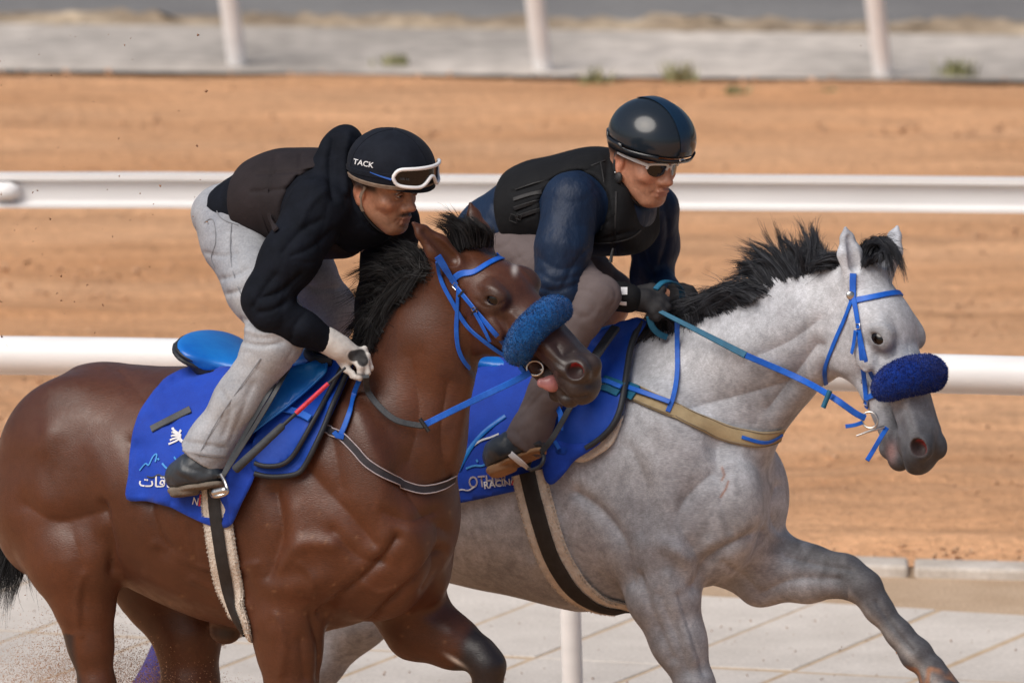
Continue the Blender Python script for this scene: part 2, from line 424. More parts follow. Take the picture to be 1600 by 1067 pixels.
# far sand track: harrowed ridges as real relief
def harrowed(name, la, lb, z, nu=90, nv=420, s0=-3.2, s1=4.2):
    u = np.linspace(s0, s1, nu); v = np.linspace(0, 1, nv)
    A = np.array([la(x) for x in u]); B = np.array([lb(x) for x in u])
    Pp = A[:, None, :] * (1 - v)[None, :, None] + B[:, None, :] * v[None, :, None]
    Q = Pp.reshape(-1, 3).copy(); e = Q * A_(.22, 1, 1)
    hgt = .014 * ridged(Q * A_(.22, 2.2, 0), 1.6, 9, 2) + .012 * wnoise(e * A_(1, 1, 0), 2.6, 1) + .010 * wnoise(e, 6.5, 2) + .006 * np.abs(wnoise(Q * A_(.10, 1, 0), 9, 3)) + .010 * wnoise(Q, 5, 4)
    fade = np.minimum(1, np.minimum(v, 1 - v) * 40)[None, :].repeat(nu, 0).ravel()
    Q[:, 2] = z + (hgt + .03) * fade
    idx = np.arange(nu * nv).reshape(nu, nv)
    F = np.stack([idx[:-1, :-1], idx[1:, :-1], idx[1:, 1:], idx[:-1, 1:]], -1).reshape(-1, 4)
    return mesh_obj(name, Q, F, M['sand'])
tag(harrowed('far_sand_track', kerb_b, far_edge, .006), kind='structure')
sh = strip('gravel_shoulder', far_edge, lip_a, .03, M['gravel']); tag(sh, kind='structure')
# low crumbling soil lip between shoulder and road
def lip():
    n = 260; V = []; F = []
    for i in range(n):
        s = -1.6 + 4.2 * i / (n - 1); a = lip_a(s); b = road_a(s); m = (a + b) / 2; h = .05 + .015 * math.sin(i * .37) + .02 * RNG.uniform(-1, 1)
        for p, z in ((a, .02), (a * .7 + b * .3, h * .8), (m, h), (a * .25 + b * .75, h * .7), (b, .02)): V.append((p[0], p[1] + RNG.normal(0, .05), z))
    for i in range(n - 1):
        for j in range(4): F.append((i * 5 + j, (i + 1) * 5 + j, (i + 1) * 5 + j + 1, i * 5 + j + 1))
    return mesh_obj('soil_bank', V, F, M['soil'])
tag(lip(), kind='structure')
rd = strip('road', road_a, lambda s: road_a(s) + A_(0, 9, 0), .012, M['asphalt']); tag(rd, kind='structure')

# ------------------------------------------------------------------ rails
def near_rail():
    a = G(0, 1105); b = G(1600, 1180)
    # the tube hangs over the track; its middle seen at y 555 (left) and 588 (right)
    za = 0; r0 = empty('near_running_rail', a); tag(r0, 'round white running rail on slim posts right behind the galloping horses', 'rail')
    def at(px, py):                                # on the vertical plane through the feet
        n = nrm(np.cross(b - a, UP)); r = ray(px, py); return CAM + r * (((a - CAM) @ n) / (r @ n))
    p0, p1 = at(0, 555), at(1600, 588); dd = p1 - p0
    pts = [p0 + dd * t + A_(0, 0, .004 * math.sin(t * 9)) for t in np.linspace(-2, 3, 60)]
    tube('rail_tube', pts, .062, M['white'], r0, 20)
    for t in (-1.3, -.36, .555, 1.5, 2.44):
        top = p0 + dd * t; f = top.copy(); f[2] = 0; f = f + nrm(dd) * .035 
        tube('post', [f, f * .6 + top * .4, top], [.034, .033, .031], M['white'], r0, 12)
    return r0
near_rail()
def flat_rail():
    foot = gline(818, 836); a = foot(0); b = foot(1)
    n = nrm(np.cross(b - a, UP))
    def at(px, py): r = ray(px, py); return CAM + r * (((a - CAM) @ n) / (r @ n))
    t0, t1 = at(0, 269), at(1600, 275.5); u0, u1 = at(0, 322.5), at(1600, 333)
    r0 = empty('flat_running_rail', a); tag(r0, 'flat-faced white running rail with lipped edges at the kerb of the sand track', 'rail')
    nn = n if n[1] < 0 else -n                      # towards the viewer
    prof = [(.0, .0), (.035, .0), (.035, -.022), (.012, -.030), (.012, -.10), (.030, -.112), (.030, -.125), (.0, -.125)]
    h = np.linalg.norm(t0 - u0); prof = [(x, z * h / .125) for x, z in prof]
    V = []; F = []; ts = np.linspace(-2, 3, 31)
    for t in ts:
        o = t0 + (t1 - t0) * t + A_(0, 0, .003 * math.sin(t * 11))
        for x, z in prof: V.append(o + nn * (x * 1.4) + UP * z)
    k = len(prof)
    for i in range(len(ts) - 1):
        for j in range(k): F.append((i * k + j, i * k + (j + 1) % k, (i + 1) * k + (j + 1) % k, (i + 1) * k + j))
    F.append(tuple(range(k))); F.append(tuple(range(len(V) - k, len(V))))
    ro = mesh_obj('rail_beam', V, F, M['white'], r0, smooth=False)
    for t in (-1.12, -.5, .006, .548, 1.10, 1.66):
        top = t0 + (t1 - t0) * t + UP * (-h * .5) - nn * .045; f = top.copy(); f[2] = 0
        if t != .006: tube('post', [f, f * .5 + top * .5, top], .036, M['white'], r0, 12)
        c = top + nn * .07
        V2, F2 = tubeV([c + nn * .005 - nrm(b - a) * .05, c + nn * .02 - nrm(b - a) * .02, c + nn * .02 + nrm(b - a) * .02, c + nn * .005 + nrm(b - a) * .05], [.018, .032, .032, .018], 10)
        mesh_obj('bracket', V2, F2, M['white'], r0)
flat_rail()
def far_rail():
    r0 = empty('far_running_rail', G(840, 122)); tag(r0, 'white rail posts leaning along the gravel shoulder beyond the sand track', 'rail')
    feet = [G(x, y) for x, y in ((-640, 96), (-125, 103), (372, 112), (850, 121), (1381, 129), (1930, 137), (2500, 146))]
    tops = []
    for f in feet:
        top = f + A_(-.135, -.25, 1.15); tops.append(top)
        tube('post', [f, f * .5 + top * .5, top], .042, M['white'], r0, 12)
    tops = [tops[0] + (tops[0] - tops[1])] + tops + [tops[-1] + (tops[-1] - tops[-2])]
    tube('rail_tube', tops, .06, M['white'], r0, 14)
far_rail()
# ------------------------------------------------------------------ weeds at the far edge
def weed(px, py, w, h, label):
    c = G(px, py, .02); V = []; F = []
    for i in range(70):
        a = RNG.uniform(0, 6.28); r = abs(RNG.normal(0, .4)) * w; b = c + A_(math.cos(a) * r, math.sin(a) * r * .6, 0); l = h * RNG.uniform(.4, 1.1)
        d = A_(RNG.normal(0, .3), RNG.normal(0, .3), 1) * l; s = nrm(np.cross(d, RNG.normal(size=3))) * .008
        k = len(V); V += [b - s, b + s, b + d * .6 + s * 1.2 + A_(0, 0, 0), b + d]; F.append((k, k + 1, k + 2, k + 3))
    o = mesh_obj('weed', V, F, M['weed'], smooth=False); tag(o, label, 'weed', 'weeds at the far edge of the sand track')
for px, py, w, h, lb in ((930, 142, .09, .10, 'thin pale green weed at the track edge beside the middle post'), (1062, 141, .10, .13, 'tallest green weed at the track edge behind the glossy helmet'),
        (1143, 152, .06, .05, 'small dull weed on the sand beside the tallest weed'), (1293, 155, .06, .05, 'small dull weed on the sand before the leaning post'),
        (1490, 122, .12, .09, 'wide low green weed on gravel beside the leaning post'), (618, 106, .08, .06, 'low faint green weed on gravel between two posts')):
    weed(px, py, w, h, lb)

# ================================================================== HORSES
YAW = rad(28)
class Frame:
    """a horse's own axes: x forward, y to its right (towards the viewer), z up"""
    def __init__(s, O, yaw):
        s.O = np.asarray(O, float); s.F = A_(math.cos(yaw), -math.sin(yaw), 0); s.R = A_(-math.sin(yaw), -math.cos(yaw), 0)
        s.M = np.stack([s.F, s.R, A_(0, 0, 1)], 1)
        s.M[:, 1] *= 1
    def H(s, x, y, z): return s.O + s.F * x + s.R * y + UP * z
    def Q(s, px, py, y=0.0):                         # the place seen at this pixel, y metres right of the horse's middle plane
        r = ray(px, py); return CAM + r * (((s.O - CAM) @ s.R + y) / (r @ s.R))
    def loc(s, V): d = np.asarray(V) - s.O; return np.stack([d @ s.F, d @ s.R, d[..., 2]], -1)
    def gridM(s): return np.stack([s.F, -s.R, A_(0, 0, 1)], 1)    # right-handed
    def mirror(s, p): d = (np.asarray(p) - s.O) @ s.R; return np.asarray(p) - 2 * np.multiply.outer(d, s.R)

def PD(px, py, ref, dw=0.0):                           # the place seen at this pixel, as far away as ref
    r = ray(px, py); return CAM + r * (((ref - CAM) @ CD) + dw)

class Head:
    """axes of a horse's head: h poll to muzzle, s to the side that is seen, t out of the forehead"""
    def __init__(s, poll, muzzle, roll, w=1.0):
        s.O = poll; d = muzzle - poll; s.L = np.linalg.norm(d); s.h = d / s.L
        view = nrm(CAM - poll); t0 = nrm(np.cross(s.h, view)); 
        if t0 @ CR + .3 * (t0 @ CU) < 0: t0 = -t0
        s0 = nrm(view - s.h * (view @ s.h))
        s.t = nrm(t0 * math.cos(roll) + s0 * math.sin(roll)); s.s = nrm(s0 * math.cos(roll) - t0 * math.sin(roll)); s.k = s.L / .60; s.w = w
    def p(s, h, sd, t): return s.O + (s.h * h + (s.s * sd + s.t * t) * s.w) * s.k

NR = (.026, .032, .018)
def head_prims(f, hd, mouth_open=0.0):
    p = hd.p; k = hd.k; X = (hd.h, hd.s, hd.t); EY = hd.EY; NO = hd.NO
    E = lambda c, r, kk=.03, op=1: f.ell(p(*c), X, (r[0] * k, r[1] * k * hd.w, r[2] * k * hd.w), kk, op)
    C = lambda a, ra, b, rb, kk=.02, op=1: f.cap(p(*a), p(*b), ra * k * (1 + hd.w) / 2, rb * k * (1 + hd.w) / 2, kk, op)
    T = lambda a, ab, b, cd, kk=.03, op=1: f.seg(p(*a), p(*b), hd.s, tuple(q * k * hd.w for q in ab), tuple(q * k * hd.w for q in cd), kk, op)
    T((.02, 0, -.01), (.075, .07), (.17, 0, .015), (.098, .075), .04)          # cranium
    T((.15, 0, .012), (.088, .07), (.30, 0, .020), (.066, .055), .03)          # forehead to nose
    T((.30, 0, .020), (.062, .052), (.50, 0, .012), (.046, .046), .03)         # nasal bone
    E((.535, 0, -.002), (.062, .056, .052), .03)                                # muzzle
    E((.155, 0, -.065), (.135, .070, .125), .03)                                # jowl
    for q in (1, -1):
        E((.15, q * .042, -.07), (.115, .035, .105), .02)                       # flat cheek muscle
        E((EY[0] - .012, q * (EY[2] - .024), EY[1] + .012), (.045, .022, .018), .022)      # brow
        C((.235, q * .078, .000), .014, (.375, q * .055, -.002), .009, .018)     # facial crest
        E((.245, q * .085, -.018), (.05, .014, .024), .02)
        E((EY[0], q * (EY[2] - .014), EY[1]), (.038, .020, .026), .020)                    # lids
        E((NO[0] + .002, q * (NO[1] - .024), NO[2] - .002), (.036, .022, .028), .022); C((.545, q * .034, .020), .028, (.572, q * .036, -.008), .026, .02)     # nostril wings
        C((.33, q * .05, .035), .014, (.50, q * .045, .028), .016, .03)
    T((.12, 0, -.105), (.055, .06), (.34, 0, -.070 - mouth_open * .3), (.036, .036), .03)      # lower jaw
    T((.34, 0, -.070 - mouth_open * .3), (.036, .034), (.52, 0, -.062 - mouth_open), (.032, .024), .02)
    E((.590, 0, -.022), (.034, .046, .034), .02)                                # upper lip
    E((.552, 0, -.066 - mouth_open), (.036, .034, .026), .014)                  # chin, lower lip
    E((.51, 0, -.088 - mouth_open), (.03, .028, .018), .015)
    for q in (1, -1):
        f.ell(p(EY[0], q * (EY[2] + .022), EY[1]), (nrm(hd.h * .8 + hd.t * .6), hd.s, nrm(hd.t * .8 - hd.h * .6)), (.031 * k, .030 * k * hd.w, .0175 * k), .005, -1)              # eye opening
        E((NO[0], q * NO[1], NO[2]), NR, .008, -1)                               # nostril
        C((.440, q * .058, -.048 - mouth_open * .3), .0085, (.600, q * .040, -.046 - mouth_open * .5), .0075 + mouth_open * .3, .010, -1)
    return f

def ear(f, base, tip, side_dir, face_dir, w=.036, k=.02):
    """a pricked or flattened ear: leaf shaped, hollow on face_dir"""
    b = np.asarray(base); t = np.asarray(tip); a = nrm(t - b); L = np.linalg.norm(t - b)
    sd = nrm(np.asarray(side_dir) - a * (np.asarray(side_dir) @ a)); fd = nrm(np.cross(a, sd)); fd = fd if fd @ np.asarray(face_dir) > 0 else -fd
    f.seg(b - a * .02, b + a * L * .45, sd, (w * .75, w * .7), (w, w * .55), k)
    f.seg(b + a * L * .45, b + a * L * .8, sd, (w, w * .5), (w * .55, w * .3), .012)
    f.seg(b + a * L * .8, t, sd, (w * .55, w * .3), (.006, .006), .012)
    f.seg(b + a * L * .18 + fd * w * .72, b + a * L * .78 + fd * w * .52, sd, (w * .55, w * .62), (w * .32, w * .35), .008, -1)

def hind(f, fr, pts, k=.05):
    f.chain([(fr.Q(x, y, yy), r) for x, y, yy, r in pts], k)
def leg(f, fr, pts, k=.03):
    f.chain([(fr.Q(x, y, yy), r) for x, y, yy, r in pts], k)
def hoof(f, top, toe_dir, sc=1.0):
    t = np.asarray(top); d = nrm(toe_dir); f.seg(t, t + d * .075 * sc, None, (.045 * sc, .045 * sc), (.062 * sc, .062 * sc), .012)

# ---------------------------------------------------------------- the bay horse
B = Frame(A_((450 - 800) / S, 0, 0), YAW)
BH = Head(B.Q(722, 412, 0), B.Q(722, 412, 0) + (P(922, 606, .16) - P(722, 412, 0)), rad(40), 1.22)
BH.EY = (.196, .056, .088); BH.NO = (.545, .048, .044)
def bay():
    f = Field(B.O, B.gridM()); Q = B.Q; X = (B.F, B.R, UP)
    sec = [(92, 742, .15, .19), (165, 722, .255, .275), (265, 752, .285, .315), (350, 772, .30, .355), (440, 772, .285, .395), (530, 785, .25, .355), (600, 805, .20, .26)]
    f.tube([(Q(x, y), a, b) for x, y, a, b in sec], B.R, .10)
    # quarters
    for q in (1, -1):
        f.ell(Q(110 - 0 * q, 735, .145 * q) if q > 0 else Q(165, 735, -.145), X, (.24, .13, .27), .06)
    f.ell(Q(66, 800, .13), X, (.16, .115, .20), .06)
    # near hind
    f.tube([(Q(95, 790, .17), .13, .20), (Q(118, 870, .19), .11, .155), (Q(132, 945, .19), .075, .085), (Q(141, 1003, .185), .055, .062), (Q(152, 1070, .18), .045, .055)], B.R, .05)
    f.ell(Q(140, 860, .21), X, (.085, .07, .13), .05)
    leg(f, B, [(152, 1070, .18, .05), (146, 1120, .18, .055), (118, 1190, .18, .036), (92, 1270, .18, .034), (82, 1310, .18, .043), (98, 1350, .18, .036)])
    hoof(f, Q(100, 1352, .18), A_(.4, -.2, -.8))
    # far hind, brought forward under the belly
    f.tube([(Q(205, 830, -.14), .12, .19), (Q(262, 920, -.15), .10, .145), (Q(292, 985, -.15), .085, .10), (Q(298, 1067, -.15), .07, .088)], B.R, .05)
    leg(f, B, [(298, 1067, -.15, .08), (296, 1130, -.15, .055), (330, 1210, -.15, .036), (350, 1290, -.15, .034), (352, 1325, -.15, .043), (380, 1362, -.15, .036)])
    hoof(f, Q(383, 1365, -.15), A_(.6, -.3, -.7))
    # shoulder, chest
    f.ell(Q(545, 770, .165), X, (.17, .10, .27), .07); f.ell(Q(600, 770, -.165), X, (.17, .10, .27), .07)
    f.ell(Q(478, 850, .185), X, (.19, .105, .17), .06)                             # triceps
    f.ell(Q(616, 838, .10), X, (.12, .11, .17), .05); f.ell(Q(646, 845, -.115), X, (.115, .11, .18), .05)   # breast
    f.ell(Q(585, 905, .09), X, (.14, .10, .12), .06); f.ell(Q(632, 900, -.09), X, (.13, .09, .11), .06)
    # near fore
    f.tube([(Q(455, 890, .185), .10, .14), (Q(446, 960, .185), .09, .112), (Q(452, 1015, .18), .075, .092), (Q(456, 1075, .175), .062, .078)], B.R, .05)
    f.ell(Q(402, 935, .19), X, (.05, .05, .06), .05)
    leg(f, B, [(456, 1075, .175, .075), (458, 1150, .17, .046), (459, 1185, .17, .052), (455, 1230, .17, .034), (446, 1320, .17, .032), (444, 1350, .17, .042), (462, 1392, .17, .036)])
    hoof(f, Q(464, 1394, .17), A_(.45, -.25, -.8))
    # far fore, folded at the knee
    f.tube([(Q(620, 915, -.15), .10, .13), (Q(655, 975, -.15), .085, .105), (Q(708, 1003, -.15), .065, .072), (Q(748, 1022, -.15), .048, .050)], B.R, .05)
    leg(f, B, [(748, 1022, -.15, .048), (763, 1040, -.15, .047), (762, 1080, -.15, .040), (748, 1160, -.15, .032), (738, 1195, -.15, .042), (705, 1215, -.15, .036)])
    hoof(f, Q(703, 1216, -.15), A_(-.7, .3, -.5))
    # neck
    f.tube([(Q(560, 720), .17, .30), (Q(622, 655), .135, .215), (Q(668, 535), .095, .145), (Q(708, 455), .082, .115)], B.R, .07)
    f.tube([(Q(560, 600), .07, .07), (Q(628, 490), .035, .05), (Q(690, 408), .035, .04)], B.R, .05)
    f.cap(Q(680, 720, .02), Q(712, 575, .0), .040, .040, .06)
    head_prims(f, BH, .004)
    e = BH.p(.02, .062, .03); ear(f, e, PD(646, 349, e, -.05), A_(0, .3, 1), A_(.3, -1, .0), .042)
    e = BH.p(.02, -.06, .035); ear(f, e, PD(735, 319, e, .05), A_(.9, .3, 0), A_(.0, 1, .2), .034)
    # sheath
    f.ell(Q(352, 985, 0), X, (.05, .04, .04), .03)
    lo = B.loc(BH.O - .25 * BH.t); 
    g = f.loc; c = [f.loc(BH.p(h, s_, t)) for h in (-.08, .64) for s_ in (-.13, .13) for t in (-.17, .12)]
    lo = np.min(c, 0); hi = np.max(c, 0)
    return f.mesh(.0078, [(lo, hi, .0040)], smooth=1)
BV, BF = bay()
BV = sculpt(BV, BF, [
    ([(172, 560), (250, 650), (268, 690)], 16, -.006), ([(60, 690), (110, 655), (160, 662), (205, 720)], 22, .006), ([(200, 690), (215, 740), (235, 780)], 14, -.010),
    ([(40, 790), (90, 815), (160, 800)], 20, -.012), ([(215, 700), (228, 770), (245, 830), (262, 860)], 12, -.012), ([(160, 790), (172, 840), (176, 890)], 9, -.014),
    ([(110, 830), (130, 900), (128, 980)], 16, -.006), ([(230, 900), (300, 935), (370, 960)], 10, .006), ([(250, 860), (330, 900), (400, 900)], 14, -.006),
    ([(430, 770), (440, 830), (420, 900)], 14, -.014), ([(470, 720), (500, 760), (540, 800), (585, 850)], 16, -.012), ([(400, 900), (450, 920), (500, 905)], 16, .012),
    ([(500, 960), (530, 930), (590, 880), (620, 840)], 9, -.014), ([(560, 990), (600, 950), (650, 900), (690, 860)], 8, -.014), ([(600, 850), (560, 900), (520, 930)], 18, .010),
    ([(640, 830), (655, 870), (640, 905)], 16, .010), ([(690, 820), (680, 880), (660, 920)], 10, -.006), ([(505, 620), (520, 700), (530, 760)], 22, -.010), ([(455, 800), (470, 870)], 18, .008),
    ([(700, 600), (690, 680), (700, 740)], 14, -.009), ([(640, 560), (655, 640), (640, 720)], 24, -.008), ([(735, 590), (720, 660), (705, 720)], 9, .008), ([(620, 740), (660, 800), (700, 830)], 14, -.008),
    ([(485, 960), (500, 1010), (500, 1060)], 8, -.010), ([(430, 990), (440, 1060)], 12, .006), ([(470, 1000), (476, 1060)], 8, -.006), ([(640, 960), (700, 985)], 12, .006),
    ([(725, 500), (735, 550), (742, 580)], 9, -.008), ([(560, 650), (590, 720), (600, 790)], 16, .007),
    ([(790, 500), (800, 540), (820, 570)], 7, -.004), ([(840, 545), (860, 560), (880, 575)], 6, -.003), ([(745, 470), (760, 480), (785, 474)], 4, -.003), ([(752, 448), (770, 450), (788, 460)], 5, .003),
    # veins and small muscles
    ([(240, 850), (290, 880), (340, 890), (400, 880)], 5, .004), ([(300, 905), (350, 930), (385, 945)], 5, .004), ([(560, 905), (590, 925), (620, 920)], 5, .004), ([(470, 880), (490, 900), (485, 930)], 5, .004), ([(430, 960), (445, 1000), (440, 1050)], 5, .004),
    ([(800, 490), (815, 510), (812, 535)], 4, .003), ([(775, 495), (790, 520), (800, 545)], 5, -.003), ([(130, 900), (120, 940), (125, 990)], 6, .005), ([(600, 800), (640, 815), (680, 800)], 10, -.008), ([(520, 830), (560, 870), (600, 880)], 10, -.008), ([(440, 880), (470, 850), (520, 850)], 12, .010),
    ([(270, 720), (275, 800), (290, 860)], 10, -.004), ([(300, 830), (306, 880)], 9, -.004), ([(80, 680), (60, 740), (70, 800)], 18, .008), ([(150, 700), (170, 760), (165, 820)], 18, .007),
    ([(870, 540), (880, 555), (895, 548)], 5, -.004), ([(875, 590), (895, 600), (920, 600)], 5, -.004), ([(880, 618), (900, 622), (918, 618)], 3, -.004), ([(845, 585), (860, 575), (880, 580)], 5, .003),
], None, 1.15, 1.15)
# ---------------------------------------------------------------- the grey horse
O2 = B.O + B.F * .38 - B.R * 1.18; O2[2] = 0
Gy = Frame(O2, rad(26))
GH = Head(Gy.Q(1344, 432, 0), Gy.Q(1344, 432, 0) + (P(1447, 722, -.58) - P(1344, 432, -.70)), rad(33), 1.16)
GH.EY = (.218, .046, .092); GH.NO = (.560, .056, .028)
def grey():
    f = Field(Gy.O, Gy.gridM()); Q = Gy.Q; X = (Gy.F, Gy.R, UP)
    sec = [(500, 735, .15, .19), (575, 715, .255, .27), (680, 732, .285, .305), (790, 742, .30, .335), (910, 750, .285, .375), (1010, 755, .25, .35), (1090, 765, .20, .26)]
    f.tube([(Q(x, y), a, b) for x, y, a, b in sec], Gy.R, .10)
    for q, xx in ((1, 530), (-1, 590)): f.ell(Q(xx, 725, .145 * q), X, (.24, .13, .26), .06)
    f.ell(Q(490, 790, .13), X, (.16, .115, .20), .06)
    # hind legs pushing off far behind
    f.tube([(Q(515, 790, .16), .13, .20), (Q(500, 880, .17), .11, .15), (Q(560, 960, .17), .08, .10), (Q(500, 1040, .17), .055, .06), (Q(440, 1100, .17), .05, .055)], Gy.R, .05)
    leg(f, Gy, [(440, 1100, .17, .05), (425, 1120, .17, .052), (400, 1190, .17, .036), (370, 1270, .17, .034), (360, 1300, .17, .043), (385, 1335, .17, .036)]); hoof(f, Q(388, 1337, .17), A_(.4, -.2, -.8))
    f.tube([(Q(560, 790, -.15), .13, .20), (Q(500, 880, -.16), .10, .14), (Q(400, 940, -.16), .07, .08), (Q(300, 1000, -.16), .05, .055)], Gy.R, .05)
    leg(f, Gy, [(300, 1000, -.16, .052), (270, 1022, -.16, .05), (228, 1080, -.16, .037), (180, 1160, -.16, .034), (165, 1190, -.16, .042), (175, 1230, -.16, .036)]); hoof(f, Q(177, 1233, -.16), A_(.2, -.1, -.9))
    f.ell(Q(1035, 735, .165), X, (.17, .10, .26), .07); f.ell(Q(1080, 735, -.165), X, (.17, .10, .26), .07)
    f.ell(Q(1015, 830, .185), X, (.17, .10, .16), .06)
    f.ell(Q(1130, 790, .11), X, (.12, .11, .18), .05); f.ell(Q(1172, 775, -.12), X, (.12, .11, .18), .05)
    f.ell(Q(1100, 855, .07), X, (.13, .10, .11), .06); f.ell(Q(1150, 845, -.09), X, (.12, .09, .11), .06)
    # near fore
    f.tube([(Q(1025, 850, .185), .10, .14), (Q(1036, 930, .185), .088, .105), (Q(1060, 1000, .18), .068, .078), (Q(1087, 1070, .175), .05, .056)], Gy.R, .05)
    leg(f, Gy, [(1087, 1070, .175, .054), (1105, 1120, .17, .047), (1110, 1145, .17, .05), (1105, 1200, .17, .034), (1092, 1275, .17, .032), (1088, 1300, .17, .042), (1104, 1335, .17, .036)])
    hoof(f, Q(1106, 1337, .17), A_(.45, -.25, -.8))
    # far fore, reaching forward
    f.tube([(Q(1150, 850, -.16), .11, .15), (Q(1196, 885, -.16), .09, .108), (Q(1262, 896, -.16), .068, .080), (Q(1320, 900, -.16), .052, .056), (Q(1352, 918, -.16), .046, .048)], Gy.R, .05)
    f.ell(Q(1184, 920, -.14), X, (.035, .035, .035), .05)
    leg(f, Gy, [(1352, 918, -.16, .047), (1372, 950, -.16, .039), (1405, 990, -.16, .036), (1432, 1022, -.16, .044), (1452, 1042, -.16, .036)], .03)
    hoof(f, Q(1455, 1046, -.16), nrm(A_(.35, -.15, -.75)), 1.0)
    # neck
    f.tube([(Q(1010, 680), .17, .28), (Q(1100, 632), .14, .245), (Q(1186, 556), .105, .172), (Q(1262, 510), .09, .16), (Q(1330, 478), .08, .12)], Gy.R, .07)
    f.tube([(Q(1005, 560), .08, .07), (Q(1110, 520), .045, .06), (Q(1220, 452), .04, .05), (Q(1325, 418), .035, .035)], Gy.R, .05)
    f.cap(Q(1176, 690, .02), Q(1238, 605, .0), .05, .05, .06)
    head_prims(f, GH, .010)
    e = GH.p(.0, .058, .02); ear(f, e, PD(1321, 357, e, 0), A_(1, .5, 0), A_(.6, -.8, 0), .040)
    e = GH.p(.0, -.062, .04); ear(f, e, PD(1402, 355, e, 0), A_(1, -.5, 0), A_(-.3, -1, 0), .038)
    c = [f.loc(GH.p(h, s_, t)) for h in (-.13, .64) for s_ in (-.13, .13) for t in (-.17, .12)]
    return f.mesh(.0078, [(np.min(c, 0), np.max(c, 0), .0040)], smooth=1)
GV, GF = grey()
GV = sculpt(GV, GF, [
    ([(900, 770), (940, 800), (975, 850), (985, 910)], 12, -.014), ([(1000, 700), (1040, 770), (1070, 830)], 22, .008), ([(1090, 870), (1060, 800), (1110, 740)], 14, -.008),
    ([(1085, 915), (1110, 870), (1150, 850), (1190, 830)], 10, -.014), ([(1060, 860), (1085, 900)], 12, .008), ([(1120, 700), (1125, 770), (1140, 830)], 16, -.009), ([(1160, 700), (1180, 760), (1190, 800)], 18, .007),
    ([(1030, 930), (1055, 990), (1075, 1050)], 10, -.008), ([(1200, 830), (1250, 850), (1320, 870)], 9, .006), ([(1190, 930), (1240, 905), (1310, 905)], 9, -.008),
    ([(1060, 640), (1150, 620), (1230, 600)], 20, -.010), ([(1110, 560), (1200, 520), (1280, 480)], 26, .006), ([(1200, 640), (1240, 590), (1275, 540)], 14, -.009), ([(1000, 600), (1020, 660)], 24, .006),
    ([(1285, 540), (1290, 590), (1310, 615)], 8, -.008), ([(1370, 545), (1385, 560), (1400, 555)], 5, -.003), ([(1362, 512), (1378, 510), (1395, 520)], 5, .003), ([(1390, 570), (1400, 610), (1405, 640)], 9, -.005), ([(1420, 540), (1425, 580)], 7, -.003),
    ([(860, 700), (880, 800)], 20, -.006), ([(840, 880), (900, 915)], 12, .005),
    ([(1000, 900), (1020, 960), (1050, 1030)], 8, -.010), ([(1060, 930), (1080, 990), (1100, 1050)], 7, -.008), ([(1045, 900), (1065, 960), (1085, 1030)], 9, .007), ([(985, 700), (1010, 760), (1000, 830)], 16, -.008), ([(1040, 850), (1080, 870), (1110, 850)], 12, .008), ([(1230, 870), (1270, 880), (1330, 890)], 6, -.005), ([(1370, 940), (1400, 985), (1425, 1015)], 5, -.005), ([(1215, 760), (1205, 800), (1215, 830)], 9, -.008), ([(1170, 560), (1230, 535), (1280, 500)], 9, -.004), ([(1130, 880), (1160, 900), (1185, 925)], 7, -.006), ([(1350, 575), (1370, 590)], 6, -.003), ([(1415, 640), (1425, 670)], 6, -.004), ([(1395, 640), (1405, 680)], 5, .003),
], None, 1.1, 1.15)

